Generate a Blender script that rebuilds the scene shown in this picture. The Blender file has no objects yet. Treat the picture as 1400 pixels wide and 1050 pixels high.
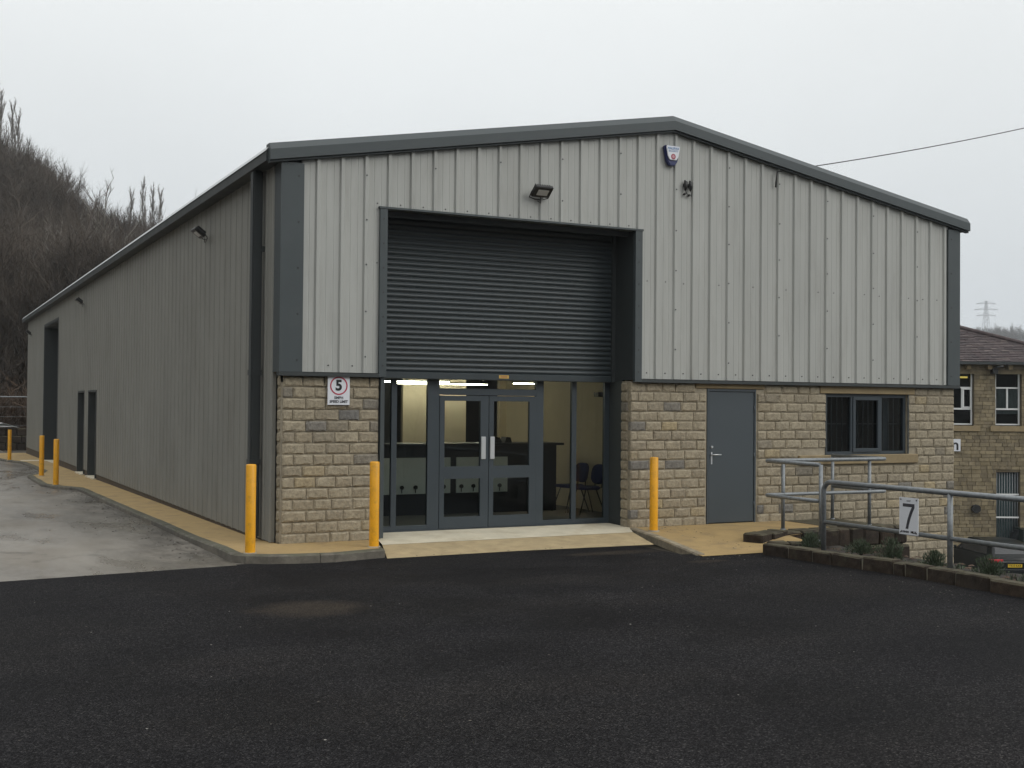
import bpy, bmesh, math, random
import numpy as np
from mathutils import Vector, Matrix

random.seed(7)
SC = bpy.context.scene
COL = SC.collection

# ------------------------------------------------------------------ camera
CAM = Vector((-4.3311, -15.1568, 1.8258))
YAW, PITCH, ROLL, FPX = -0.4703, 0.0177, 0.0085, 1628.84
fv = Vector((math.sin(-YAW) * math.cos(PITCH), math.cos(YAW) * math.cos(PITCH), math.sin(PITCH)))
rv = fv.cross(Vector((0, 0, 1))).normalized()
uv = rv.cross(fv)
r2 = rv * math.cos(ROLL) + uv * math.sin(ROLL)
u2 = -rv * math.sin(ROLL) + uv * math.cos(ROLL)
cd = bpy.data.cameras.new('camera')
cd.sensor_width = 36.0
cd.lens = FPX / 1400 * 36
cd.clip_start = 0.05
cd.clip_end = 6000
cam = bpy.data.objects.new('camera', cd)
COL.objects.link(cam)
m = Matrix.Identity(4)
for i, v in enumerate((r2, u2, -fv)):
    for j in range(3):
        m[j][i] = v[j]
m.translation = CAM
cam.matrix_world = m
SC.camera = cam

# ------------------------------------------------------------------ sky and light
SUN_DIR = Vector((0.55, -0.74, 0.60)).normalized()          # towards the sun, behind the camera's right shoulder
w = bpy.data.worlds.new('World')
SC.world = w
w.use_nodes = True
nt = w.node_tree
nt.nodes.clear()
out = nt.nodes.new('ShaderNodeOutputWorld')
bg = nt.nodes.new('ShaderNodeBackground')
sky = nt.nodes.new('ShaderNodeTexSky')
sky.sky_type = 'NISHITA'
sky.sun_disc = False
sky.sun_elevation = math.asin(SUN_DIR.z)
sky.sun_rotation = math.atan2(SUN_DIR.x, SUN_DIR.y)
sky.air_density = 1.0
sky.dust_density = 3.0
hs = nt.nodes.new('ShaderNodeHueSaturation')
hs.inputs['Saturation'].default_value = 0.12
hs.inputs['Value'].default_value = 0.55
# cloud deck that hides the blue: an even overcast, a little brighter overhead
tc = nt.nodes.new('ShaderNodeTexCoord')
sep = nt.nodes.new('ShaderNodeSeparateXYZ')
rmp = nt.nodes.new('ShaderNodeValToRGB')
rmp.color_ramp.elements[0].position = 0.0
rmp.color_ramp.elements[0].color = (7.7, 8.2, 8.6, 1)
rmp.color_ramp.elements[1].position = 1.0
rmp.color_ramp.elements[1].color = (19.5, 19.6, 19.4, 1)
e = rmp.color_ramp.elements.new(0.12); e.color = (8.8, 9.25, 9.5, 1)
e = rmp.color_ramp.elements.new(0.32); e.color = (11.2, 11.55, 11.6, 1)
cn = nt.nodes.new('ShaderNodeTexNoise')
cn.inputs['Scale'].default_value = 2.2
cn.inputs['Detail'].default_value = 5
cm = nt.nodes.new('ShaderNodeMapRange')
cm.inputs['To Min'].default_value = 0.86
cm.inputs['To Max'].default_value = 1.07
cmul = nt.nodes.new('ShaderNodeMix'); cmul.data_type = 'RGBA'; cmul.blend_type = 'MULTIPLY'
cmul.inputs[0].default_value = 1.0
mx = nt.nodes.new('ShaderNodeMix'); mx.data_type = 'RGBA'
mx.inputs[0].default_value = 0.9
L = nt.links.new
L(tc.outputs['Generated'], sep.inputs[0])
L(sep.outputs['Z'], rmp.inputs[0])
L(tc.outputs['Generated'], cn.inputs['Vector'])
L(cn.outputs['Fac'], cm.inputs['Value'])
L(rmp.outputs[0], cmul.inputs[6])
L(cm.outputs[0], cmul.inputs[7])
L(sky.outputs[0], hs.inputs['Color'])
L(hs.outputs[0], mx.inputs[6])
L(cmul.outputs[2], mx.inputs[7])
L(mx.outputs[2], bg.inputs['Color'])
bg.inputs['Strength'].default_value = 0.092
L(bg.outputs[0], out.inputs['Surface'])

sl = bpy.data.lights.new('sun', 'SUN')
sl.energy = 0.9
sl.angle = math.radians(28)
sl.color = (1.0, 0.97, 0.92)
so = bpy.data.objects.new('sun', sl)
COL.objects.link(so)
so.rotation_euler = SUN_DIR.to_track_quat('Z', 'Y').to_euler()

SC.view_settings.view_transform = 'Standard'
SC.view_settings.look = 'None'
SC.view_settings.exposure = 0.0
SC.view_settings.gamma = 1.0
SC.view_settings.use_curve_mapping = False
SC.cycles.max_bounces = 8
SC.cycles.transparent_max_bounces = 12
SC.cycles.volume_bounces = 1

# ------------------------------------------------------------------ helpers
def tag(o, label=None, cat=None, group=None, kind=None):
    if label: o['label'] = label
    if cat: o['category'] = cat
    if group: o['group'] = group
    if kind: o['kind'] = kind
    return o

def empty(name, loc=(0, 0, 0), rz=0.0):
    o = bpy.data.objects.new(name, None)
    o.empty_display_size = 0.2
    COL.objects.link(o)
    o.location = loc
    o.rotation_euler = (0, 0, rz)
    return o

def link(name, mesh, parent=None, loc=(0, 0, 0), rot=(0, 0, 0), scale=(1, 1, 1)):
    o = bpy.data.objects.new(name, mesh)
    COL.objects.link(o)
    o.location = loc; o.rotation_euler = rot; o.scale = scale
    if parent is not None: o.parent = parent
    return o

def copy_tree(o, parent=None):
    c = o.copy(); COL.objects.link(c)
    if parent is not None: c.parent = parent
    for ch in list(o.children): copy_tree(ch, c)
    return c

class MB:
    def __init__(s): s.v = []; s.f = []; s.smooth = []
    def add(s, vs, fs, smooth=False):
        n = len(s.v); s.v += [tuple(v) for v in vs]
        s.f += [tuple(i + n for i in f) for f in fs]; s.smooth += [smooth] * len(fs)
        return s
    def box(s, x0, x1, y0, y1, z0, z1, M=None):
        v = [(x0, y0, z0), (x1, y0, z0), (x1, y1, z0), (x0, y1, z0), (x0, y0, z1), (x1, y0, z1), (x1, y1, z1), (x0, y1, z1)]
        if M is not None: v = [tuple(M @ Vector(p)) for p in v]
        return s.add(v, [(0, 3, 2, 1), (4, 5, 6, 7), (0, 1, 5, 4), (1, 2, 6, 5), (2, 3, 7, 6), (3, 0, 4, 7)])
    def tube(s, pts, rad, n=10, caps=True, smooth=True):
        pts = [Vector(p) for p in pts]
        if not hasattr(rad, '__len__'): rad = [rad] * len(pts)
        vs = []; fs = []; up = None
        for i, p in enumerate(pts):
            a = pts[max(i - 1, 0)]; b = pts[min(i + 1, len(pts) - 1)]
            d = (b - a).normalized()
            if up is None:
                t = Vector((0, 0, 1)) if abs(d.z) < 0.9 else Vector((1, 0, 0))
                up = (t - d * t.dot(d)).normalized()
            else:
                up = (up - d * up.dot(d)).normalized()
            sd = d.cross(up)
            for k in range(n):
                an = 2 * math.pi * k / n
                vs.append(p + (up * math.cos(an) + sd * math.sin(an)) * rad[i])
        for i in range(len(pts) - 1):
            for k in range(n):
                a = i * n + k; b = i * n + (k + 1) % n
                fs.append((a, b, b + n, a + n))
        s.add(vs, fs, smooth)
        if caps:
            o = len(s.v) - len(vs)
            s.f.append(tuple(o + k for k in reversed(range(n)))); s.smooth.append(False)
            s.f.append(tuple(o + len(vs) - n + k for k in range(n))); s.smooth.append(False)
        return s
    def prism(s, poly, axis, a, b):
        """poly of 2-D points extruded along axis (0,1,2) from a to b"""
        def mk(p, t):
            q = list(p); q.insert(axis, t); return tuple(q)
        n = len(poly)
        v = [mk(p, a) for p in poly] + [mk(p, b) for p in poly]
        f = [tuple(range(n)), tuple(range(2 * n - 1, n - 1, -1))]
        for i in range(n):
            j = (i + 1) % n
            f.append((i, i + n, j + n, j))
        return s.add(v, f)
    def mesh(s, name, mat):
        me = bpy.data.meshes.new(name)
        me.from_pydata(s.v, [], s.f)
        me.polygons.foreach_set('use_smooth', s.smooth)
        for q in (mat if isinstance(mat, (list, tuple)) else [mat]): me.materials.append(q)
        bm = bmesh.new(); bm.from_mesh(me); bmesh.ops.recalc_face_normals(bm, faces=bm.faces); bm.to_mesh(me); bm.free()
        return me
    def build(s, name, mat, parent=None, loc=(0, 0, 0), rz=0.0, kind=None):
        o = link(name, s.mesh(name, mat), parent, loc, (0, 0, rz))
        if kind: o['kind'] = kind
        return o

def bevel(o, wdt=0.01, seg=1):
    bm = bmesh.new(); bm.from_mesh(o.data)
    bmesh.ops.bevel(bm, geom=[e for e in bm.edges if e.is_manifold and e.calc_face_angle(0) > 0.6], offset=wdt, segments=seg, affect='EDGES', clamp_overlap=True)
    bm.to_mesh(o.data); bm.free(); return o

def text(name, body, size, mat, parent, loc, rot=(math.pi / 2, 0, 0), bold=0.0, sx=1.0, extrude=0.0008):
    c = bpy.data.curves.new(name, 'FONT')
    c.body = body; c.size = size; c.align_x = 'CENTER'; c.align_y = 'CENTER'
    c.extrude = extrude; c.offset = bold; c.resolution_u = 4
    t = bpy.data.objects.new(name, c); COL.objects.link(t)
    dg = bpy.context.evaluated_depsgraph_get()
    me = bpy.data.meshes.new_from_object(t.evaluated_get(dg))
    bpy.data.objects.remove(t)
    me.materials.clear(); me.materials.append(mat)
    return link(name, me, parent, loc, rot, (sx, 1, 1))

# ------------------------------------------------------------------ materials
def mat(name, col, rough=0.6, metal=0.0, var=0.0, vscale=3.0, bump=0.0, bscale=40.0, stretch=(1, 1, 1), dirt=None, dscale=1.0, damt=0.5, spec=0.5, emit=None, estr=0.0, objvar=0.0):
    mt = bpy.data.materials.new(name); mt.use_nodes = True
    t = mt.node_tree; N = t.nodes; K = t.links.new
    b = N['Principled BSDF']
    b.inputs['Roughness'].default_value = rough
    b.inputs['Metallic'].default_value = metal
    b.inputs['Specular IOR Level'].default_value = spec
    b.inputs['Base Color'].default_value = (*col, 1)
    if emit:
        b.inputs['Emission Color'].default_value = (*emit, 1); b.inputs['Emission Strength'].default_value = estr
    if var or bump or dirt:
        g = N.new('ShaderNodeNewGeometry'); mp = N.new('ShaderNodeMapping')
        mp.inputs['Scale'].default_value = stretch
        K(g.outputs['Position'], mp.inputs['Vector'])
    cur = None
    if var:
        n1 = N.new('ShaderNodeTexNoise'); n1.inputs['Scale'].default_value = vscale; n1.inputs['Detail'].default_value = 6
        n1.inputs['Roughness'].default_value = 0.6
        K(mp.outputs[0], n1.inputs['Vector'])
        r = N.new('ShaderNodeMapRange'); r.inputs['From Min'].default_value = 0.3; r.inputs['From Max'].default_value = 0.7
        r.inputs['To Min'].default_value = 1 - var; r.inputs['To Max'].default_value = 1 + var
        K(n1.outputs['Fac'], r.inputs['Value'])
        x = N.new('ShaderNodeMix'); x.data_type = 'RGBA'; x.blend_type = 'MULTIPLY'; x.inputs[0].default_value = 1
        x.inputs[6].default_value = (*col, 1); K(r.outputs[0], x.inputs[7]); cur = x.outputs[2]
        rr = N.new('ShaderNodeMapRange'); rr.inputs['To Min'].default_value = max(0.02, rough - 0.12); rr.inputs['To Max'].default_value = min(1, rough + 0.12)
        K(n1.outputs['Fac'], rr.inputs['Value']); K(rr.outputs[0], b.inputs['Roughness'])
    if dirt:
        n2 = N.new('ShaderNodeTexNoise'); n2.inputs['Scale'].default_value = dscale; n2.inputs['Detail'].default_value = 8; n2.inputs['Roughness'].default_value = 0.7
        K(mp.outputs[0], n2.inputs['Vector'])
        r = N.new('ShaderNodeMapRange'); r.inputs['From Min'].default_value = 0.5; r.inputs['From Max'].default_value = 0.72
        r.inputs['To Max'].default_value = damt
        K(n2.outputs['Fac'], r.inputs['Value'])
        x = N.new('ShaderNodeMix'); x.data_type = 'RGBA'
        K(r.outputs[0], x.inputs[0])
        if cur: K(cur, x.inputs[6])
        else: x.inputs[6].default_value = (*col, 1)
        x.inputs[7].default_value = (*dirt, 1); cur = x.outputs[2]
    if objvar and cur:
        oi = N.new('ShaderNodeObjectInfo'); r = N.new('ShaderNodeMapRange'); r.inputs['To Min'].default_value = 1 - objvar; r.inputs['To Max'].default_value = 1 + objvar
        K(oi.outputs['Random'], r.inputs['Value']); x = N.new('ShaderNodeMix'); x.data_type = 'RGBA'; x.blend_type = 'MULTIPLY'; x.inputs[0].default_value = 1
        K(cur, x.inputs[6]); K(r.outputs[0], x.inputs[7]); cur = x.outputs[2]
    if cur: K(cur, b.inputs['Base Color'])
    if bump:
        n3 = N.new('ShaderNodeTexNoise'); n3.inputs['Scale'].default_value = bscale; n3.inputs['Detail'].default_value = 6
        K(mp.outputs[0], n3.inputs['Vector'])
        bp = N.new('ShaderNodeBump'); bp.inputs['Strength'].default_value = bump; bp.inputs['Distance'].default_value = 0.01
        K(n3.outputs['Fac'], bp.inputs['Height']); K(bp.outputs[0], b.inputs['Normal'])
    return mt

def ramp(N, stops, interp='LINEAR'):
    r = N.new('ShaderNodeValToRGB'); r.color_ramp.interpolation = interp
    els = r.color_ramp.elements
    while len(els) > 1: els.remove(els[-1])
    els[0].position = stops[0][0]; els[0].color = (*stops[0][1], 1)
    for p, c in stops[1:]:
        e = els.new(p); e.color = (*c, 1)
    return r

def random_mat(name, stops, rough=0.85, bump=0.6, bscale=28.0, mott=0.22, mscale=9.0, dist=0.012, moss=None, mossamt=0.5):
    """colour picked per object / per island, with mottling and relief"""
    mt = bpy.data.materials.new(name); mt.use_nodes = True
    N = mt.node_tree.nodes; K = mt.node_tree.links.new; b = N['Principled BSDF']
    b.inputs['Roughness'].default_value = rough; b.inputs['Specular IOR Level'].default_value = 0.25
    oi = N.new('ShaderNodeObjectInfo'); g = N.new('ShaderNodeNewGeometry')
    ad = N.new('ShaderNodeMath'); ad.operation = 'ADD'; fr = N.new('ShaderNodeMath'); fr.operation = 'FRACT'
    K(oi.outputs['Random'], ad.inputs[0]); K(g.outputs['Random Per Island'], ad.inputs[1]); K(ad.outputs[0], fr.inputs[0])
    r = ramp(N, stops); K(fr.outputs[0], r.inputs[0])
    n = N.new('ShaderNodeTexNoise'); n.inputs['Scale'].default_value = mscale; n.inputs['Detail'].default_value = 8; n.inputs['Roughness'].default_value = 0.65
    K(g.outputs['Position'], n.inputs['Vector'])
    mr = N.new('ShaderNodeMapRange'); mr.inputs['From Min'].default_value = 0.3; mr.inputs['From Max'].default_value = 0.7
    mr.inputs['To Min'].default_value = 1 - mott; mr.inputs['To Max'].default_value = 1 + mott
    K(n.outputs['Fac'], mr.inputs['Value'])
    x = N.new('ShaderNodeMix'); x.data_type = 'RGBA'; x.blend_type = 'MULTIPLY'; x.inputs[0].default_value = 1
    K(r.outputs[0], x.inputs[6]); K(mr.outputs[0], x.inputs[7]); cur = x.outputs[2]
    if moss:
        n4 = N.new('ShaderNodeTexNoise'); n4.inputs['Scale'].default_value = 5; n4.inputs['Detail'].default_value = 8
        K(g.outputs['Position'], n4.inputs['Vector'])
        sp = N.new('ShaderNodeSeparateXYZ'); K(g.outputs['Normal'], sp.inputs[0])
        q = N.new('ShaderNodeMath'); q.operation = 'MULTIPLY_ADD'; q.inputs[1].default_value = 0.35; K(sp.outputs['Z'], q.inputs[0]); K(n4.outputs['Fac'], q.inputs[2])
        m2 = N.new('ShaderNodeMapRange'); m2.inputs['From Min'].default_value = 0.6; m2.inputs['From Max'].default_value = 0.85; m2.inputs['To Max'].default_value = mossamt
        K(q.outputs[0], m2.inputs['Value'])
        x2 = N.new('ShaderNodeMix'); x2.data_type = 'RGBA'; K(m2.outputs[0], x2.inputs[0]); K(cur, x2.inputs[6]); x2.inputs[7].default_value = (*moss, 1); cur = x2.outputs[2]
    K(cur, b.inputs['Base Color'])
    n3 = N.new('ShaderNodeTexNoise'); n3.inputs['Scale'].default_value = bscale; n3.inputs['Detail'].default_value = 8; n3.inputs['Roughness'].default_value = 0.65
    K(g.outputs['Position'], n3.inputs['Vector'])
    bp = N.new('ShaderNodeBump'); bp.inputs['Strength'].default_value = bump; bp.inputs['Distance'].default_value = dist
    K(n3.outputs['Fac'], bp.inputs['Height']); K(bp.outputs[0], b.inputs['Normal'])
    return mt

def glass_mat(name, tint=(0.85, 0.9, 0.9), ior=1.5):
    mt = bpy.data.materials.new(name); mt.use_nodes = True
    N = mt.node_tree.nodes; K = mt.node_tree.links.new; N.remove(N['Principled BSDF'])
    o = N['Material Output']; tr = N.new('ShaderNodeBsdfTransparent'); gl = N.new('ShaderNodeBsdfGlossy')
    gl.inputs['Roughness'].default_value = 0.01
    tr.inputs['Color'].default_value = (*tint, 1)
    fr = N.new('ShaderNodeFresnel'); fr.inputs['IOR'].default_value = ior
    mxx = N.new('ShaderNodeMixShader'); K(fr.outputs[0], mxx.inputs[0]); K(tr.outputs[0], mxx.inputs[1]); K(gl.outputs[0], mxx.inputs[2]); K(mxx.outputs[0], o.inputs['Surface'])
    return mt

M = {}
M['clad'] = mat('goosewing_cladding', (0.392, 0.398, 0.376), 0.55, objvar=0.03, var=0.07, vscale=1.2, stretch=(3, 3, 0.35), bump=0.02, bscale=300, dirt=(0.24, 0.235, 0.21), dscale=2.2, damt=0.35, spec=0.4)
M['clad_side_shaded'] = mat('shaded_side_cladding', (0.208, 0.207, 0.187), 0.6, objvar=0.02, var=0.08, vscale=1.0, stretch=(2, 1, 0.5), dirt=(0.145, 0.14, 0.12), dscale=1.5, damt=0.4, spec=0.3)  # gable sheeting again, the side's shade put into a darker colour
M['trim'] = mat('anthracite_trim', (0.055, 0.067, 0.071), 0.5, var=0.06, vscale=2, dirt=(0.07, 0.08, 0.082), dscale=3, damt=0.4, spec=0.4)
M['trim_dark'] = mat('dark_flashing', (0.03, 0.036, 0.037), 0.6, var=0.06)
M['shutter'] = mat('shutter_steel', (0.029, 0.039, 0.044), 0.45, var=0.06, vscale=2, spec=0.5)
M['frame'] = mat('aluminium_frame', (0.032, 0.044, 0.054), 0.5, var=0.04)
M['door'] = mat('steel_door_paint', (0.047, 0.060, 0.070), 0.55, var=0.04, vscale=1.5, bump=0.02, bscale=120)
M['roof'] = mat('roof_sheet_paint', (0.22, 0.23, 0.23), 0.5, var=0.08)
M['screw'] = mat('screw_head', (0.02, 0.02, 0.02), 0.5)
M['mortar'] = mat('mortar', (0.31, 0.27, 0.20), 0.95, var=0.25, vscale=6, bump=0.4, bscale=60)
STONES = [(0.0, (0.300, 0.257, 0.185)), (0.25, (0.328, 0.285, 0.208)), (0.45, (0.275, 0.238, 0.176)), (0.62, (0.342, 0.297, 0.216)), (0.82, (0.300, 0.258, 0.188)), (0.87, (0.345, 0.282, 0.175)), (0.91, (0.245, 0.218, 0.170)), (0.965, (0.165, 0.160, 0.150)), (1.0, (0.28, 0.24, 0.17))]
M['stone'] = random_mat('buff_walling_stone', STONES, bump=1.0, mott=0.30, mscale=22, bscale=30, dist=0.016)
M['lintel'] = mat('sawn_stone', (0.265, 0.205, 0.115), 0.9, var=0.15, vscale=4, bump=0.15, bscale=80, dirt=(0.16, 0.12, 0.07), dscale=3, damt=0.6)
M['planter'] = random_mat('old_dark_stone', [(0, (0.022, 0.016, 0.012)), (0.5, (0.036, 0.026, 0.018)), (0.8, (0.019, 0.016, 0.013)), (1, (0.05, 0.034, 0.022))], bump=1.0, mott=0.5, mscale=11, moss=(0.10, 0.092, 0.06), mossamt=0.7)
M['soil'] = mat('bed_soil', (0.018, 0.013, 0.009), 0.95, var=0.5, vscale=9, bump=1.0, bscale=35, dirt=(0.045, 0.028, 0.018), dscale=6, damt=0.5)
M['yellow'] = mat('bollard_yellow', (0.78, 0.37, 0.012), 0.38, var=0.06, vscale=5, dirt=(0.40, 0.21, 0.03), dscale=9, damt=0.7)
M['galv'] = mat('galvanised_steel', (0.21, 0.225, 0.235), 0.5, 0.45, var=0.22, vscale=22, bump=0.03, bscale=200)
M['white'] = mat('sign_white', (0.68, 0.70, 0.74), 0.35, var=0.03)
M['red'] = mat('sign_red', (0.42, 0.02, 0.06), 0.4)
M['black'] = mat('sign_black', (0.01, 0.01, 0.013), 0.4)
M['darkgrey'] = mat('sign_grey', (0.045, 0.045, 0.055), 0.5)
M['steel'] = mat('satin_steel', (0.62, 0.64, 0.66), 0.35, 0.6)
M['blk'] = mat('black_plastic', (0.012, 0.012, 0.012), 0.45)
M['led'] = mat('led_glass', (0.55, 0.56, 0.55), 0.12)
M['bluepl'] = mat('blue_plastic', (0.012, 0.02, 0.10), 0.35)
M['bluetx'] = mat('blue_print', (0.05, 0.16, 0.36), 0.5)
M['redtx'] = mat('maroon_print', (0.28, 0.03, 0.05), 0.5)
M['gold'] = mat('yellow_sticker', (0.55, 0.36, 0.08), 0.5)
M['glass'] = glass_mat('pane_glass', (0.80, 0.85, 0.86), 1.42)
M['tint'] = glass_mat('dark_pane_glass', (0.6, 0.64, 0.65), 1.35)
M['inwall'] = mat('painted_blockwork', (0.74, 0.64, 0.47), 0.8, var=0.05, bump=0.1, bscale=60)
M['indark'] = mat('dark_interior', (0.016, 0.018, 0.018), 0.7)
M['desk'] = mat('dark_desk_laminate', (0.010, 0.013, 0.017), 0.35)
M['panel'] = mat('cream_panel', (0.70, 0.70, 0.62), 0.45, var=0.04)
M['infloor'] = mat('carpet_tiles', (0.17, 0.165, 0.15), 0.9, var=0.15, vscale=30)
M['ceil'] = mat('ceiling_board', (0.35, 0.35, 0.33), 0.8)
M['tubelamp'] = mat('fluorescent_tube', (0.9, 0.9, 0.85), 0.4, emit=(1.0, 0.90, 0.66), estr=70.0)
M['bluefab'] = mat('blue_chair_fabric', (0.012, 0.024, 0.12), 0.8, var=0.1, bump=0.1)
M['kerb'] = random_mat('kerb_stone', [(0, (0.115, 0.105, 0.088)), (0.5, (0.16, 0.145, 0.118)), (1, (0.10, 0.094, 0.083))], bump=0.5, mott=0.35, mscale=7, moss=(0.07, 0.075, 0.045), mossamt=0.6)
M['kerbl'] = random_mat('pale_kerb', [(0, (0.24, 0.205, 0.15)), (1, (0.29, 0.25, 0.18))], bump=0.4, mott=0.35, mscale=8)
M['mill'] = random_mat('mill_stone', [(0, (0.20, 0.162, 0.098)), (0.4, (0.265, 0.22, 0.138)), (0.7, (0.165, 0.135, 0.088)), (1, (0.235, 0.195, 0.125))], bump=0.6, bscale=14, mott=0.3, mscale=3, dist=0.03)
M['millmort'] = mat('mill_mortar', (0.12, 0.095, 0.058), 0.95, var=0.25)
M['slate'] = random_mat('slates', [(0, (0.052, 0.043, 0.045)), (0.4, (0.085, 0.069, 0.07)), (0.75, (0.068, 0.052, 0.054)), (1, (0.12, 0.098, 0.094))], bump=0.4, bscale=10, mott=0.3, mscale=4, dist=0.02)
M['pvc'] = mat('white_pvc', (0.70, 0.71, 0.70), 0.4)
M['curtain'] = mat('net_curtain', (0.42, 0.44, 0.42), 0.9, var=0.25, vscale=3, stretch=(3, 3, 0.6))
M['warm'] = mat('lit_tube', (0.9, 0.7, 0.2), 0.5, emit=(1.0, 0.70, 0.16), estr=1.3)
M['bark'] = mat('bare_bark', (0.044, 0.036, 0.028), 0.95, var=0.35, vscale=1.0, bump=0.3, bscale=6)
M['twig'] = mat('bare_twigs', (0.070, 0.056, 0.044), 0.95, var=0.35, vscale=0.12)
M['palebark'] = mat('birch_bark', (0.17, 0.155, 0.125), 0.9, var=0.3, vscale=2)
M['greytwig'] = mat('grey_twigs', (0.15, 0.135, 0.118), 0.95, var=0.2, vscale=0.2)
M['leaf'] = mat('grey_green_leaf', (0.05, 0.072, 0.038), 0.7, var=0.4, vscale=20)
M['pylon'] = mat('pylon_steel', (0.20, 0.21, 0.22), 0.6)
M['rubber'] = mat('tyre_rubber', (0.012, 0.012, 0.012), 0.8)
M['paintcar'] = mat('black_car_paint', (0.006, 0.008, 0.008), 0.3, spec=0.25)
M['paintcar2'] = mat('dark_green_car_paint', (0.006, 0.012, 0.010), 0.3, spec=0.25)
M['carglass'] = mat('car_glass', (0.02, 0.022, 0.024), 0.05, spec=0.8)
M['redlens'] = mat('tail_lens', (0.45, 0.01, 0.02), 0.15)
M['plate'] = mat('yellow_plate', (0.62, 0.42, 0.02), 0.4)
M['chrome'] = mat('chrome_strip', (0.5, 0.5, 0.5), 0.2, 0.9)

def asphalt():
    mt = bpy.data.materials.new('new_asphalt'); mt.use_nodes = True
    N = mt.node_tree.nodes; K = mt.node_tree.links.new; b = N['Principled BSDF']
    g = N.new('ShaderNodeNewGeometry'); P = g.outputs['Position']
    vor = N.new('ShaderNodeTexVoronoi'); vor.inputs['Scale'].default_value = 105; K(P, vor.inputs['Vector'])
    sep = N.new('ShaderNodeSeparateColor'); K(vor.outputs['Color'], sep.inputs[0])
    r = ramp(N, [(0.0, (0.0058, 0.0056, 0.0060)), (0.45, (0.0122, 0.0118, 0.0126)), (0.8, (0.0215, 0.0208, 0.0218)), (0.96, (0.036, 0.035, 0.0355)), (1, (0.065, 0.063, 0.061))]); K(sep.outputs[0], r.inputs[0])
    n = N.new('ShaderNodeTexNoise'); n.inputs['Scale'].default_value = 0.55; n.inputs['Detail'].default_value = 7; n.inputs['Roughness'].default_value = 0.62; K(P, n.inputs['Vector'])
    mr = N.new('ShaderNodeMapRange'); mr.inputs['From Min'].default_value = 0.32; mr.inputs['From Max'].default_value = 0.68; mr.inputs['To Min'].default_value = 0.60; mr.inputs['To Max'].default_value = 1.35; K(n.outputs['Fac'], mr.inputs['Value'])
    x = N.new('ShaderNodeMix'); x.data_type = 'RGBA'; x.blend_type = 'MULTIPLY'; x.inputs[0].default_value = 1; K(r.outputs[0], x.inputs[6]); K(mr.outputs[0], x.inputs[7])
    mpt = N.new('ShaderNodeMapping'); mpt.inputs['Scale'].default_value = (0.25, 0.7, 1); mpt.inputs['Rotation'].default_value = (0, 0, 0.5); K(P, mpt.inputs['Vector'])
    nt_ = N.new('ShaderNodeTexNoise'); nt_.inputs['Scale'].default_value = 1.3; nt_.inputs['Detail'].default_value = 6; K(mpt.outputs[0], nt_.inputs['Vector'])
    rt_ = ramp(N, [(0.30, (0.86, 0.86, 0.89)), (0.5, (1, 1, 1)), (0.70, (1.22, 1.18, 1.13))]); K(nt_.outputs['Fac'], rt_.inputs[0])
    xt_ = N.new('ShaderNodeMix'); xt_.data_type = 'RGBA'; xt_.blend_type = 'MULTIPLY'; xt_.inputs[0].default_value = 1; K(x.outputs[2], xt_.inputs[6]); K(rt_.outputs[0], xt_.inputs[7]); x = xt_
    # dusty smears with shapes of their own
    def spot(cx, cy, rx, ry):
        mp = N.new('ShaderNodeMapping'); mp.vector_type = 'POINT'
        mp.inputs['Location'].default_value = (-cx / rx, -cy / ry, 0); mp.inputs['Scale'].default_value = (1 / rx, 1 / ry, 0)
        K(P, mp.inputs['Vector'])
        gr = N.new('ShaderNodeTexGradient'); gr.gradient_type = 'SPHERICAL'; K(mp.outputs[0], gr.inputs[0]); return gr.outputs['Fac']
    n2 = N.new('ShaderNodeTexNoise'); n2.inputs['Scale'].default_value = 3.5; n2.inputs['Detail'].default_value = 10; n2.inputs['Roughness'].default_value = 0.8; K(P, n2.inputs['Vector'])
    acc = None
    for sp in [(-0.95, -4.3, 0.95, 0.75), (4.0, -1.80, 1.4, 0.30), (4.6, -3.0, 0.5, 0.2)]:
        s_ = spot(*sp)
        if acc is None: acc = s_
        else:
            a = N.new('ShaderNodeMath'); a.operation = 'MAXIMUM'; K(acc, a.inputs[0]); K(s_, a.inputs[1]); acc = a.outputs[0]
    a = N.new('ShaderNodeMath'); a.operation = 'MULTIPLY'; K(acc, a.inputs[0]); K(n2.outputs['Fac'], a.inputs[1])
    m2 = N.new('ShaderNodeMapRange'); m2.inputs['From Min'].default_value = 0.16; m2.inputs['From Max'].default_value = 0.34; m2.inputs['To Max'].default_value = 0.9; K(a.outputs[0], m2.inputs['Value']); gm = N.new('ShaderNodeMath'); gm.operation = 'MULTIPLY'; K(m2.outputs[0], gm.inputs[0]); K(sep.outputs[1], gm.inputs[1]); m2 = gm
    x2 = N.new('ShaderNodeMix'); x2.data_type = 'RGBA'; K(m2.outputs[0], x2.inputs[0]); K(x.outputs[2], x2.inputs[6]); x2.inputs[7].default_value = (0.058, 0.047, 0.036, 1)
    K(x2.outputs[2], b.inputs['Base Color'])
    rr = N.new('ShaderNodeMapRange'); rr.inputs['From Min'].default_value = 0.3; rr.inputs['From Max'].default_value = 0.7; rr.inputs['To Min'].default_value = 0.62; rr.inputs['To Max'].default_value = 0.9; K(n.outputs['Fac'], rr.inputs['Value']); K(rr.outputs[0], b.inputs['Roughness'])
    b.inputs['Specular IOR Level'].default_value = 0.035
    bp = N.new('ShaderNodeBump'); bp.inputs['Strength'].default_value = 0.9; bp.inputs['Distance'].default_value = 0.006
    v2 = N.new('ShaderNodeTexVoronoi'); v2.inputs['Scale'].default_value = 105; K(P, v2.inputs['Vector'])
    K(v2.outputs['Distance'], bp.inputs['Height']); bp.invert = True; K(bp.outputs[0], b.inputs['Normal'])
    return mt
M['asphalt'] = asphalt()

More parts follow.
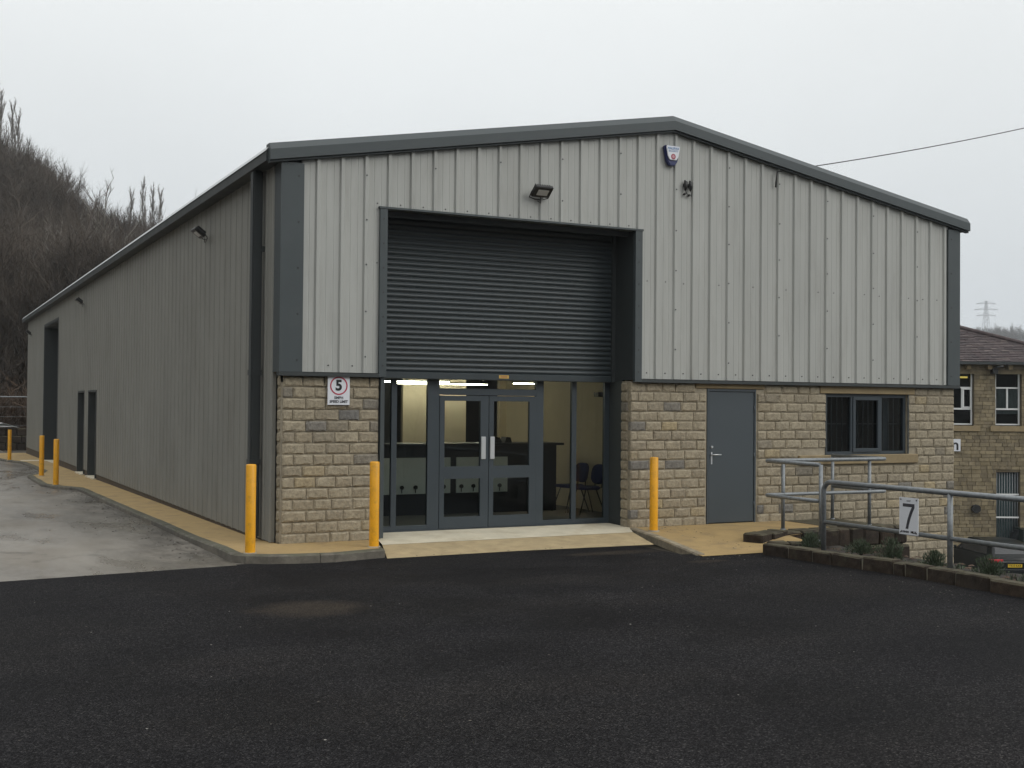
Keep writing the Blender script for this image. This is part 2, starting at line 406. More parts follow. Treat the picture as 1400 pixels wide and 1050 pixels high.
def old_concrete():
    mt = bpy.data.materials.new('old_yard_concrete'); mt.use_nodes = True
    N = mt.node_tree.nodes; K = mt.node_tree.links.new; b = N['Principled BSDF']
    g = N.new('ShaderNodeNewGeometry'); P = g.outputs['Position']
    def noise(sc, det, st=(1, 1, 1), rgh=0.6):
        mp = N.new('ShaderNodeMapping'); mp.inputs['Scale'].default_value = st; K(P, mp.inputs['Vector'])
        n = N.new('ShaderNodeTexNoise'); n.inputs['Scale'].default_value = sc; n.inputs['Detail'].default_value = det; n.inputs['Roughness'].default_value = rgh
        K(mp.outputs[0], n.inputs['Vector']); return n.outputs['Fac']
    a = noise(0.5, 8, (1, 0.45, 1)); r = ramp(N, [(0.3, (0.105, 0.094, 0.078)), (0.48, (0.178, 0.160, 0.134)), (0.7, (0.235, 0.215, 0.185))]); K(a, r.inputs[0])
    c = noise(1.6, 9, (1, 0.8, 1), 0.75); m1 = N.new('ShaderNodeMapRange'); m1.inputs['From Min'].default_value = 0.56; m1.inputs['From Max'].default_value = 0.68; m1.inputs['To Max'].default_value = 0.8; K(c, m1.inputs['Value'])
    x = N.new('ShaderNodeMix'); x.data_type = 'RGBA'; K(m1.outputs[0], x.inputs[0]); K(r.outputs[0], x.inputs[6]); x.inputs[7].default_value = (0.062, 0.054, 0.042, 1)
    # dirty channel beside the kerb
    sp = N.new('ShaderNodeSeparateXYZ'); K(P, sp.inputs[0])
    m2 = N.new('ShaderNodeMapRange'); m2.inputs['From Min'].default_value = -2.3; m2.inputs['From Max'].default_value = -0.9; K(sp.outputs['X'], m2.inputs['Value'])
    q = N.new('ShaderNodeMath'); q.operation = 'MULTIPLY'; K(m2.outputs[0], q.inputs[0]); nn = noise(2.2, 8, (1, 0.5, 1), 0.7)
    m3 = N.new('ShaderNodeMapRange'); m3.inputs['From Min'].default_value = 0.35; m3.inputs['From Max'].default_value = 0.6; K(nn, m3.inputs['Value']); K(m3.outputs[0], q.inputs[1])
    x2 = N.new('ShaderNodeMix'); x2.data_type = 'RGBA'; K(q.outputs[0], x2.inputs[0]); K(x.outputs[2], x2.inputs[6]); x2.inputs[7].default_value = (0.05, 0.044, 0.034, 1)
    K(x2.outputs[2], b.inputs['Base Color'])
    rr = N.new('ShaderNodeMapRange'); rr.inputs['From Min'].default_value = 0.4; rr.inputs['From Max'].default_value = 0.62; rr.inputs['To Min'].default_value = 0.25; rr.inputs['To Max'].default_value = 0.75
    K(noise(0.8, 5, (1, 0.4, 1)), rr.inputs['Value']); K(rr.outputs[0], b.inputs['Roughness'])
    b.inputs['Specular IOR Level'].default_value = 0.4
    bp = N.new('ShaderNodeBump'); bp.inputs['Strength'].default_value = 0.35; bp.inputs['Distance'].default_value = 0.008; K(noise(30, 6), bp.inputs['Height']); K(bp.outputs[0], b.inputs['Normal'])
    return mt
M['oldconc'] = old_concrete()
M['tanpave'] = mat('tan_paving', (0.345, 0.240, 0.102), 0.85, var=0.12, vscale=2.5, bump=0.2, bscale=90, dirt=(0.19, 0.135, 0.075), dscale=2.6, damt=0.85)
M['tanramp'] = mat('cream_concrete', (0.58, 0.53, 0.41), 0.85, var=0.12, vscale=3, bump=0.15, bscale=90, dirt=(0.36, 0.28, 0.16), dscale=2.5, damt=0.6)
M['tanramp2'] = mat('tan_ramp_concrete', (0.39, 0.305, 0.175), 0.85, var=0.15, vscale=4, bump=0.2, bscale=60, dirt=(0.24, 0.18, 0.10), dscale=5, damt=0.6)
M['ground'] = mat('woodland_ground', (0.036, 0.027, 0.018), 0.95, var=0.4, vscale=0.4, dirt=(0.03, 0.034, 0.018), dscale=0.15, damt=0.7, bump=0.5, bscale=3)
M['tarmac'] = mat('lower_tarmac', (0.06, 0.06, 0.058), 0.8, var=0.25, vscale=0.6, dirt=(0.15, 0.14, 0.12), dscale=0.8, damt=0.6)
M['chips'] = random_mat('stone_chips', [(0, (0.05, 0.045, 0.038)), (0.75, (0.11, 0.10, 0.085)), (1, (0.28, 0.27, 0.25))], bump=0.1)

# ================================================================== THE SETTING
def sstep(a, b, x):
    t = np.clip((x - a) / (b - a), 0, 1); return t * t * (3 - 2 * t)
LOW = -4.3
def H(x, y):
    x = np.asarray(x, float); y = np.asarray(y, float)
    z = -0.15 - 0.006 * np.clip(y, 0, 45)
    z = z + (LOW + 0.1) * sstep(7.4, 11.0, x) * (1 - sstep(14, 30, y) * 0.0)
    # wooded hillside beyond the far end, plus an unseen left slope added for shade
    crest = np.interp(x, [-400, -40, 4, 14, 28, 45, 80, 200], [62, 38, 21.5, 18.5, 14.5, 9, 3, 0])
    z = z + crest * sstep(58, 135, y + 0.10 * np.abs(x))
    z = z + 26 * sstep(-26, -95, x) * (1 - sstep(70, 140, y)) * sstep(-260, -120, y) * 0.9
    # far hill across the valley
    d = np.hypot((x - 690) / 260.0, (y - 620) / 260.0)
    z = z + 53 * np.exp(-d * d * 1.2) * sstep(250, 560, np.hypot(x, y))
    # rising ground behind the camera
    z = z + 14 * sstep(-45, -110, y)
    z = z + (np.sin(x * 0.11) * np.cos(y * 0.13)) * 0.9 * sstep(62, 90, np.hypot(x, y))
    return z
gx = np.unique(np.concatenate([np.linspace(-690, -200, 8), np.linspace(-200, -30, 24), np.linspace(-30, 6, 13), np.linspace(6, 12, 25), np.linspace(12, 60, 20), np.linspace(60, 400, 16), np.linspace(400, 1120, 26)]))
gy = np.unique(np.concatenate([np.linspace(-490, -130, 6), np.linspace(-130, -5, 22), np.linspace(-5, 60, 20), np.linspace(60, 170, 30), np.linspace(170, 500, 14), np.linspace(500, 1120, 22)]))
X, Y = np.meshgrid(gx, gy); Z = H(X, Y)
vv = np.stack([X.ravel(), Y.ravel(), Z.ravel()], 1)
nx = len(gx); ff = [(j * nx + i, j * nx + i + 1, (j + 1) * nx + i + 1, (j + 1) * nx + i) for j in range(len(gy) - 1) for i in range(nx - 1)]
g = MB(); g.add(vv.tolist(), ff, True)
tag(g.build('ground', M['ground']), kind='structure')

# asphalt yard, concrete yard (sheets on the ground), lower yard
EDGE = lambda x: -1.07 + 0.11 * (x + 0.8)      # line where new asphalt meets the old concrete
s = MB()
s.add([(-60, -42, -0.1), (5.95, -42, -0.1), (5.95, -2.3, -0.1), (4.7, -2.3, -0.1), (4.7, -1.0, -0.1), (-0.8, -1.0, -0.1), (-0.8, EDGE(-0.8), -0.1), (-60, EDGE(-60), -0.1)], [tuple(range(8))])
tag(s.build('asphalt_yard', M['asphalt']), kind='structure')
s = MB(); ys = [-9, 0, 8, 16, 24, 32, 44, 58]
def yz(y): return -0.106 - 0.006 * max(0, min(y, 45))
pv = []
for y in ys: pv += [(-60, y, yz(y)), (-0.6, y, yz(y))]
pf = [(2 * i, 2 * i + 1, 2 * i + 3, 2 * i + 2) for i in range(len(ys) - 1)]
s.add(pv, pf); tag(s.build('concrete_yard', M['oldconc']), kind='structure')
s = MB(); s.add([(11.2, -40, LOW - 0.03), (90, -40, LOW - 0.03), (90, 50, LOW - 0.34), (11.2, 50, LOW - 0.34)], [(0, 1, 2, 3)])
s = MB()
for a, b_ in ((-40, 0), (0, 45), (45, 55)):
    za = LOW - 0.02 - 0.006 * max(0, a); zb = LOW - 0.02 - 0.006 * min(45, max(0, b_))
    s.add([(11.3, a, za), (60, a, za), (60, b_, zb), (11.3, b_, zb)], [(0, 1, 2, 3)])
tag(s.build('lower_yard', M['tarmac']), kind='structure')

# pavement along the front pier and the long side
def pz(y): return -0.0 if y < 0 else max(-0.03 * min(1, y / 1.5) - 0.0065 * y, -0.26)
outl = [(-0.80, 36.6), (-1.35, 36.4), (-1.45, 31.5), (-1.3, 29.9), (-0.84, 27.6), (-0.80, 21.5), (-1.0, 20.2), (-1.42, 19.0), (-1.45, 15.0), (-1.3, 14.3), (-0.86, 13.2), (-0.84, 8), (-0.80, 4), (-0.80, 1.5), (-0.80, -0.75), (-0.68, -0.96), (-0.45, -1.12), (-0.1, -1.22), (0.35, -1.27), (1.05, -1.10)]
KW = 0.13
def offset_in(pts, d):
    res = []
    for i, p in enumerate(pts):
        a = Vector(pts[max(i - 1, 0)]); b_ = Vector(pts[min(i + 1, len(pts) - 1)])
        t = (b_ - a).normalized(); n = Vector((-t.y, t.x))
        res.append((p[0] + n.x * d, p[1] + n.y * d))
    return res
inn = offset_in(outl, KW)
pav = empty('side_pavement'); tag(pav, kind='structure')
s = MB()
for i in range(len(outl) - 1):        # surface strips from the kerb to the wall
    (x0, y0), (x1, y1) = inn[i], inn[i + 1]
    if y0 > 0.3 and y1 > 0.3:
        s.add([(x0, y0, pz(y0)), (x1, y1, pz(y1)), (-0.02, y1, pz(y1)), (-0.02, y0, pz(y0))], [(0, 1, 2, 3)])
i0 = max(i for i in range(len(inn)) if inn[i][1] > 0.3)
front = inn[i0:]
s.add([(x, y, 0.0 if y < 0.3 else pz(y)) for x, y in front] + [(1.30, -0.02, 0.0), (0.0, 0.02, 0.0), (-0.02, front[0][1], pz(front[0][1]))], [tuple(range(len(front) + 3))])
s.build('paving_surface', M['tanpave'], pav)
# kerb stones
def kerb_run(parent, pts, width, face, zf, matl, step=0.9, name='kerb_stone', drop=0.11):
    P = [Vector(p) for p in pts]
    segs = []
    acc = []; cur = P[0]; path = [(P[0], 0.0)]; tot = 0
    for a, b_ in zip(P, P[1:]): tot += (b_ - a).length; path.append((b_, tot))
    n = max(1, round(tot / step))
    def at(d):
        for (a, da), (b_, db) in zip(path, path[1:]):
            if d <= db + 1e-9: return a + (b_ - a) * ((d - da) / max(1e-9, db - da))
        return path[-1][0]
    for k in range(n):
        d0 = tot * k / n + 0.004; d1 = tot * (k + 1) / n - 0.004
        ds = [d0] + [dd for (_, dd) in path if d0 + 0.03 < dd < d1 - 0.03] + [d1]
        q = [at(d) for d in ds]
        off = []
        for i in range(len(q)):
            t = (q[min(i + 1, len(q) - 1)] - q[max(i - 1, 0)]).normalized(); off.append(q[i] + Vector((-t.y, t.x)) * width)
        mb = MB(); vs = []; nn_ = len(q); j = random.uniform(-0.004, 0.004)
        for i in range(nn_):
            zt = zf(q[i].y, q[i].x) + j
            o, w_ = q[i], off[i]; c = 0.018; t = (w_ - o).normalized() * c
            vs += [(o.x, o.y, zt - drop - 0.06), (o.x, o.y, zt - c), (o.x + t.x, o.y + t.y, zt), (w_.x, w_.y, zt), (w_.x, w_.y, zt - 0.12)]
        fs = []
        for i in range(nn_ - 1):
            for e_ in range(5):
                a_ = i * 5 + e_; b2 = i * 5 + (e_ + 1) % 5
                fs.append((a_, b2, b2 + 5, a_ + 5))
        fs += [(0, 1, 2, 3, 4), tuple((nn_ - 1) * 5 + e_ for e_ in (4, 3, 2, 1, 0))]
        mb.add(vs, fs); mb.build(name, matl, parent)
kerb_run(pav, outl, KW, 1, lambda y, x: (pz(y) if y > 0.3 else 0.0) + 0.004, M['kerb'], 0.9)
kerb_run(pav, [(1.05, -1.10), (1.30, -0.16)], 0.13, 1, lambda y, x: 0.002, M['kerb'], 0.9)
bevels = None

# entrance ramp: cream apron and tan slope
rp = empty('entrance_ramp'); tag(rp, kind='structure')
s = MB(); s.add([(1.36, 0.66, 0.02), (5.37, 0.66, 0.02), (5.37, 0.0, 0.005), (5.20, -0.36, -0.022), (1.27, -0.42, -0.022), (1.36, 0.0, 0.005)], [tuple(range(6))]); s.build('ramp_apron', M['tanramp'], rp)
s = MB(); s.add([(1.27, -0.42, -0.024), (5.20, -0.36, -0.024), (4.98, -1.25, -0.097), (2.9, -1.15, -0.097), (1.04, -1.2, -0.097)], [tuple(range(5))]); s.build('ramp_slope', M['tanramp2'], rp)
# paving in front of the steel door
fp = empty('door_pavement'); tag(fp, kind='structure')
def fz(y): return 0.0 if y > -0.3 else max(-0.088, -0.088 * (-0.3 - y) / 2.0)
s = MB(); yy = [0.02, -0.3, -0.7, -1.1, -1.3, -1.7, -2.1, -2.62]; NXp = 10; pv = []
def lft(y): return 5.37 + 0.215 * min(y, 0)
def dz_(x, y): return fz(y) * min(1, max(0, 7.2 - x)) - 0.004 * (y < -2.5)
for y in yy:
    R_ = {-1.7: 7.0, -2.1: 6.9, -2.62: 6.3}.get(y, 8.3)
    for k in range(NXp + 1):
        x = lft(y) + (R_ - lft(y)) * k / NXp; pv.append((x, y, dz_(x, y)))
s.add(pv, [(j_ * (NXp + 1) + i_, j_ * (NXp + 1) + i_ + 1, (j_ + 1) * (NXp + 1) + i_ + 1, (j_ + 1) * (NXp + 1) + i_) for j_ in range(len(yy) - 1) for i_ in range(NXp)])
s.build('paving_surface', M['tanpave'], fp)
s = MB()      # the landing by the wall stays level
kerb_run(fp, [(5.30, -0.12), (5.17, -0.9), (5.05, -1.5), (4.80, -2.5)][::-1], -0.11, 1, lambda y, x: fz(y) + 0.012, M['kerbl'], 0.9, drop=0.05)

# planting bed soil
s = MB(); bx = np.linspace(5.95, 7.9, 12); by = np.linspace(-20, -1.7, 74)
vs = []
for y in by:
    for x in bx:
        z = -0.06 - 1.15 * max(0, x - 7.0) + 0.02 * math.sin(x * 9 + y * 4) + 0.012 * math.sin(y * 13) + random.uniform(-0.012, 0.012)
        if y > -2.95 and x < 6.75: z -= 0.3
        if y > -2.1: z -= 0.1
        vs.append((float(x), float(y), z))
nb = len(bx)
s.add(vs, [(j * nb + i, j * nb + i + 1, (j + 1) * nb + i + 1, (j + 1) * nb + i) for j in range(len(by) - 1) for i in range(nb - 1)], True)
tag(s.build('bed_soil', M['soil']), kind='structure')

# ================================================================== THE UNIT
U = empty('industrial_unit', (0, 0, 0))
tag(U, 'grey clad industrial unit with stone plinth, big roller shutter and glazed entrance', 'industrial building')
W, LEN, ZC, ZE, ZR, ZO = 12.1, 36.0, 2.24, 4.99, 6.04, 4.46
XO0, XO1 = 1.34, 5.49
def ztop(x): return ZE + (ZR - ZE) * (1 - abs(x - W / 2) / (W / 2))
YC = -0.05
def rib_profile(x0, x1, ribs, y=YC, depth=0.032):
    """(x, y) points of a box-profile sheet between x0 and x1"""
    P = [(x0, y)]
    for r in ribs:
        for dx, dy in ((-0.037, 0), (-0.020, -depth), (0.020, -depth), (0.037, 0)):
            if x0 < r + dx < x1: P.append((r + dx, y + dy))
        for mm in (0.115, 0.218):      # shallow swages in the pan
            for dx, dy in ((-0.008, 0), (0, 0.004), (0.008, 0)):
                if x0 < r + mm + dx < x1: P.append((r + mm + dx, y + dy))
    P.append((x1, y)); P.sort(); return P
def sheet(profile, zb, zt, yback, brk=(), M4=None):
    """front strips with a back and closed ends; brk = list of x where zb/zt change"""
    mb = MB(); P = list(profile)
    for b_ in brk:
        for i in range(len(P) - 1):
            if P[i][0] < b_ < P[i + 1][0]:
                t = (b_ - P[i][0]) / (P[i + 1][0] - P[i][0]); P.insert(i + 1, (b_, P[i][1] + t * (P[i + 1][1] - P[i][1]))); break
    for (xa, ya), (xb, yb) in zip(P, P[1:]):
        if xb - xa < 1e-6: continue
        mid = (xa + xb) / 2
        eps = (xb - xa) * 0.01
        za, zb_, ta, tb = zb(xa + eps), zb(xb - eps), zt(xa), zt(xb)
        if za > ta: continue
        v = [(xa, ya, za), (xb, yb, zb_), (xb, yb, tb), (xa, ya, ta), (xa, yback, za), (xb, yback, zb_), (xb, yback, tb), (xa, yback, ta)]
        f = [(0, 1, 2, 3), (7, 6, 5, 4), (0, 4, 5, 1), (3, 2, 6, 7)]
        if xa == P[0][0]: f.append((0, 3, 7, 4))
        if xb == P[-1][0]: f.append((1, 5, 6, 2))
        mb.add(v, f)
    return mb
X0 = 0.126
sc = MB()    # screw heads
def screw(x, y, z, r=0.012, ax=1):
    n = 6; q = []
    for k in range(n):
        a = 2 * math.pi * k / n
        q.append((x + r * math.cos(a), y, z + r * math.sin(a)) if ax == 1 else (x, y + r * math.cos(a), z + r * math.sin(a)))
    d = (0, -0.006, 0) if ax == 1 else (-0.006, 0, 0)
    t = [(p[0] + d[0], p[1] + d[1], p[2] + d[2]) for p in q]
    sc.add(q + t, [tuple(range(n, 2 * n))] + [(i, (i + 1) % n, n + (i + 1) % n, n + i) for i in range(n)])
zbf = lambda x: (ZO if XO0 < x < XO1 else ZC)
for k in range(12):
    a = X0 + k - 0.037 if k else 0.24; b_ = X0 + k + 1 - 0.037
    if k == 11: b_ = 11.88
    ribs = [X0 + k + j / 3 for j in range(-1, 4)]
    mb = sheet(rib_profile(a, b_, ribs), zbf, lambda x: ztop(x) - 0.02, 0.0, (XO0, XO1, W / 2))
    mb.build('cladding_sheet', M['clad'], U)
    xr = X0 + k
    z = ztop(xr) - 0.28
    while z > zbf(xr) + 0.2:
        if k: screw(xr + random.uniform(-.004, .004), YC - 0.033, z + random.uniform(-.02, .02), 0.011)
        z -= 0.61
    for j in range(3):
        xm = X0 + k + j / 3 + 0.165
        if 0.3 < xm < 11.8:
            if not (XO0 - .05 < xm < XO1 + .05): screw(xm, YC, ZC + 0.09, 0.011)
            else: screw(xm, YC, ZO + 0.07, 0.010)
            if random.random() < 0.6 and not (XO0 < xm < XO1): screw(xm, YC, 3.72 + random.uniform(-.01, .01), 0.009)
# core wall behind the sheets so the gable has its thickness
core = MB()
for xa, xb, z0 in ((0.03, XO0 + 0.03, 2.10), (XO1 - 0.10, W / 2, 2.30), (W / 2, W - 0.03, 2.30)):
    core.add([(xa, 0.004, z0), (xb, 0.004, z0), (xb, 0.004, ztop(xb) - .03), (xa, 0.004, ztop(xa) - .03), (xa, 0.16, z0), (xb, 0.16, z0), (xb, 0.16, ztop(xb) - .03), (xa, 0.16, ztop(xa) - .03)],
             [(0, 1, 2, 3), (7, 6, 5, 4), (0, 4, 5, 1), (3, 2, 6, 7), (0, 3, 7, 4), (1, 5, 6, 2)])
core.add([(XO0 + .03, 0.004, ZO + .02), (XO1 - .1, 0.004, ZO + .02), (XO1 - .1, 0.004, ztop(XO1 - .1) - .03), (XO0 + .03, 0.004, ztop(XO0 + .03) - .03), (XO0 + .03, 0.16, ZO + .02), (XO1 - .1, 0.16, ZO + .02), (XO1 - .1, 0.16, ztop(XO1 - .1) - .03), (XO0 + .03, 0.16, ztop(XO0 + .03) - .03)],
         [(0, 1, 2, 3), (7, 6, 5, 4), (0, 4, 5, 1), (3, 2, 6, 7)])
core.build('inner_wall_lining', M['indark'], U)

# side cladding (x = 0 wall), sheets sharing three meshes
OPEN = [(16.45, 17.75, 0.0, 2.07), (18.65, 19.9, 0.0, 2.07), (25.0, 29.2, -0.3, 4.40)]
def side_meshes():
    base = rib_profile(0, 1.0, [0.037 + j / 3 for j in range(0, 4)], 0, 0.016)
    base = [p for p in base if 0 <= p[0] <= 1.0]
    return base
base = side_meshes()
cache = {}
y = 0.22; k = 0
RT = math.radians(90)
while y < LEN - 0.2:
    y1 = min(y + 1.0, LEN - 0.12)
    brk = []
    for (a, b_, z0, z1) in OPEN:
        for q in (a, b_):
            if y < q < y1: brk.append(round(q - y, 4))
    covers = [(a - y, b_ - y, z0, z1) for a, b_, z0, z1 in OPEN if a < y1 and b_ > y]
    key = (tuple(brk), tuple((round(max(a, 0), 3), round(min(b_, 1), 3), z1) for a, b_, z0, z1 in covers), round(y1 - y, 3))
    zbs = lambda x, covers=covers: next((z1 for a, b_, z0, z1 in covers if a < x < b_), 0.0)
    if key not in cache:
        mb = sheet([p for p in base if p[0] <= y1 - y], zbs, lambda x: 4.97, 0.05, brk)
        # turn: local x -> +y, local y -> +x (outward -y becomes -x)
        mb.v = [(v[1], v[0], v[2]) for v in mb.v]
        cache[key] = mb.mesh('side_cladding_sheet', M['clad_side_shaded'])
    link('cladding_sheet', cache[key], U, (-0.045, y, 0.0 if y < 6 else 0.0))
    y += 1.0
side = MB()      # solid lining behind side sheets with the openings left free
ys_ = [0.30] + sorted(sum(([a, b_] for a, b_, _, _ in OPEN), [])) + [LEN]
for a, b_ in zip(ys_, ys_[1:]):
    o = next((q for q in OPEN if q[0] <= (a + b_) / 2 <= q[1]), None)
    side.box(0.008, 0.16, a, b_, (o[3] if o else 0.02), 4.95)
side.build('side_lining', M['indark'], U)
PLM = mat('plinth_brick', (0.06, 0.045, 0.03), 0.9, var=0.3, vscale=5, bump=0.4)
for a, b_ in zip(ys_, ys_[1:]):
    o = next((q for q in OPEN if q[0] <= (a + b_) / 2 <= q[1]), None)
    if not o:
        pl = MB(); pl.box(-0.03, 0.2, a + 0.004, b_ - 0.004, -0.5, -0.002); pl.build('plinth', PLM, U)
# right and rear walls, roof
rw = MB(); rw.box(W - 0.04, W + 0.10, 0.3, LEN, -4.6, 4.95); rw.build('right_wall', M['clad_side_shaded'], U)
rb = MB(); rb.add([(0.0, LEN, -0.5), (W, LEN, -4.6), (W, LEN, ZE), (W / 2, LEN, ZR), (0, LEN, ZE), (0.0, LEN + .1, -0.5), (W, LEN + .1, -4.6), (W, LEN + .1, ZE), (W / 2, LEN + .1, ZR), (0, LEN + .1, ZE)],
               [(0, 1, 2, 3, 4), (9, 8, 7, 6, 5), (0, 5, 6, 1), (1, 6, 7, 2), (2, 7, 8, 3), (3, 8, 9, 4), (4, 9, 5, 0)]); rb.build('rear_wall', M['clad_side_shaded'], U)
for sgn in (0, 1):
    mb = MB()
    xa, za = (-0.17, ZE + 0.14), (W / 2, ZR + 0.165)
    if sgn: xa = (W + 0.17, ZE + 0.14)
    else: xa = (-0.17, ZE + 0.14)
    mb.prism([(xa[0], xa[1]), (za[0], za[1]), (za[0], za[1] - 0.09), (xa[0], xa[1] - 0.09)], 1, -0.06, LEN + 0.2)
    mb.build('roof_sheet', M['roof'], U)

# verge trims (fascia + sloping cap) on both slopes
sl_ = (ZR - ZE) / (W / 2)
for sgn in (-1, 1):
    def zt_(x): return ztop(x) if 0 <= x <= W else ZE - sl_ * (abs(x - W / 2) - W / 2)
    xe = W / 2 - sgn * (W / 2 + 0.21) if sgn == 1 else W / 2 + (W / 2 + 0.21)
    xs = [xe, W / 2]
    def strip(prof, name, m_):
        mb = MB(); n = len(prof); vs = []
        for x in xs:
            for (yy_, dz) in prof: vs.append((x, yy_, zt_(x) + dz))
        fs = [(i, (i + 1) % n, n + (i + 1) % n, n + i) for i in range(n)] + [tuple(range(n)), tuple(range(2 * n - 1, n - 1, -1))]
        mb.add(vs, fs); return mb.build(name, m_, U)
    strip([(-0.165, 0.0), (-0.165, 0.135), (-0.095, 0.225), (0.05, 0.225), (0.05, 0.15), (-0.05, 0.15), (-0.05, 0.0)], 'verge_trim', M['trim'])
    strip([(-0.125, -0.028), (-0.125, -0.004), (-0.052, -0.004), (-0.052, -0.028)], 'drip_trim', M['trim'])
# cap joint lines: small over-plates every 3 m
# eave gutter along the side
for sx, x_ in ((1, 0), (-1, W)):
    mb = MB(); P = [(x_ - sx * 0.24, 4.955), (x_ - sx * 0.24, 5.085), (x_ - sx * 0.19, 5.145), (x_ - sx * 0.02, 5.165), (x_ - sx * 0.02, 4.955)]
    mb.prism(P, 1, -0.055, LEN + 0.18); mb.build('eaves_gutter', M['trim_dark'], U)
# roof edge flashing, sky light on it put into the pale colour
mb = MB(); mb.prism([(-0.252, 5.080), (-0.196, 5.156), (-0.05, 5.20), (-0.05, 5.17), (-0.19, 5.1475), (-0.2405, 5.086)], 1, -0.05, LEN + 0.18)
mb.build('skylit_edge_flashing', mat('roof_edge_sky_sheen', (0.42, 0.44, 0.45), 0.4, var=0.05), U)
# corner trims
for xa, xb, side_x in ((0.0 - 0.045, 0.262, -1), (11.86, W + 0.045, 1)):
    mb = MB(); mb.prism([(xa, -0.088), (xb, -0.088), (xb, -0.02), (xa + 0.0 if side_x < 0 else xb, 0.22)] if False else
                        ([(xa, -0.088), (xb, -0.088), (xb, -0.045), (xa + 0.05, -0.045), (xa + 0.05, 0.215), (xa, 0.215)] if side_x < 0 else
                         [(xb, -0.088), (xa, -0.088), (xa, -0.045), (xb - 0.05, -0.045), (xb - 0.05, 0.215), (xb, 0.215)]), 2, ZC - 0.005, ZE - 0.03)
    mb.build('corner_trim', M['trim'], U)
    for i in range(5): screw(xa + 0.235 if side_x < 0 else xa + 0.07, -0.088, ZC + 0.15 + i * 0.6, 0.012)
for i in range(5): sc.add(*(lambda p: (p, [(0, 1, 2, 3)]))([(-0.0465, 0.13, ZC + .2 + i * .55), (-0.0465, 0.15, ZC + .2 + i * .55), (-0.0465, 0.15, ZC + .222 + i * .55), (-0.0465, 0.13, ZC + .222 + i * .55)]))
# bottom drip flashing
for xa, xb in ((-0.05, XO0 - 0.0), (XO1, W + 0.05)):
    mb = MB(); mb.box(xa, xb, -0.095, 0.012, ZC - 0.055, ZC - 0.008); mb.build('drip_flashing', M['trim_dark'], U)
# trims round the shutter opening
mb = MB(); mb.box(XO0 - 0.02, XO0 + 0.085, -0.096, -0.04, ZC - 0.05, ZO - 0.002); mb.box(XO0 + 0.03, XO0 + 0.085, -0.04, 0.62, 0.02, ZO - 0.003); mb.build('jamb_flashing', M['trim'], U)
mb = MB(); mb.box(XO1 - 0.10, XO1 + 0.02, -0.096, -0.04, ZC - 0.05, ZO - 0.002); mb.build('jamb_flashing', M['trim'], U)
mb = MB(); mb.box(XO1 - 0.105, XO1 - 0.03, -0.038, 0.66, ZC - 0.02, ZO + 0.04); mb.box(XO1 - 0.105, XO1 - 0.06, 0.25, 0.66, 0.0, ZC - 0.022); mb.build('jamb_lining', M['trim_dark'], U)
mb = MB(); mb.box(XO0 - 0.035, XO1 + 0.035, -0.104, -0.02, ZO, ZO + 0.028); mb.build('head_flashing', M['trim'], U)
mb = MB(); mb.box(XO0 + 0.02, XO1 - 0.02, -0.04, 0.62, ZO + 0.002, ZO + 0.03); mb.build('head_soffit', M['trim_dark'], U)
mb = MB(); mb.box(XO0 + 0.087, XO1 - 0.107, 0.1, 0.14, ZO - 0.07, ZO + 0.0); mb.build('head_closer', M['trim_dark'], U)
for i in range(7): screw(XO0 + 0.03, -0.096, ZC + .1 + i * .33, 0.010)
for i in range(7): screw(XO1 - 0.04, -0.096, ZC + .1 + i * .33, 0.010)

# roller shutter with single slats
RS = MB(); YS = 0.50
RS.box(XO0 + 0.08, XO0 + 0.13, YS - 0.05, YS + 0.05, ZC - 0.05, ZO); rs = RS.build('roller_shutter', M['trim_dark'], U)
g_ = MB(); g_.box(XO1 - 0.165, XO1 - 0.107, YS - 0.05, YS + 0.05, ZC - 0.05, ZO); g_.build('guide_rail', M['trim_dark'], rs)
sp = 0.0745; nsl = 29
prof = []
for i in range(9):
    t = i / 8; prof.append((-0.016 * math.sin(math.pi * min(1, t / 0.86)) if t < 0.86 else 0.004, t * sp))
prof = [(YS + a, b_) for a, b_ in prof]
back = [(YS + 0.018, sp), (YS + 0.018, 0)]
slat = MB(); slat.prism(prof + back, 0, XO0 + 0.125, XO1 - 0.16)
sm = slat.mesh('slat', M['shutter'])
for i in range(nsl): link('slat', sm, rs, (0, 0, 2.285 + i * sp))
bb = MB(); bb.box(XO0 + 0.125, XO1 - 0.16, YS - 0.028, YS + 0.03, 2.185, 2.283); bevel(bb.build('bottom_bar', M['shutter'], rs), 0.008)
st = MB(); st.box(3.40, 3.56, YS - 0.0305, YS - 0.028, 2.215, 2.262); st.build('sticker', M['gold'], rs)
stt = MB()
for zz in (2.228, 2.238, 2.248): stt.box(3.425, 3.535, YS - 0.0315, YS - 0.0306, zz, zz + 0.004)
stt.build('sticker_print', M['redtx'], rs)

# downpipe on the side
dp = MB(); dp.box(-0.22, -0.085, 0.64, 0.80, 0.02, 4.96); d = bevel(dp.build('downpipe', M['trim_dark'], U), 0.02, 2)
for z in (2.20, 1.0):
    dj = MB(); dj.box(-0.226, -0.078, 0.634, 0.806, z, z + 0.07); dj.build('pipe_joint', M['trim_dark'], d)
dj = MB(); dj.box(-0.1, -0.05, 0.60, 0.64, 3.86, 3.93); dj.build('pipe_bracket', M['trim_dark'], d)

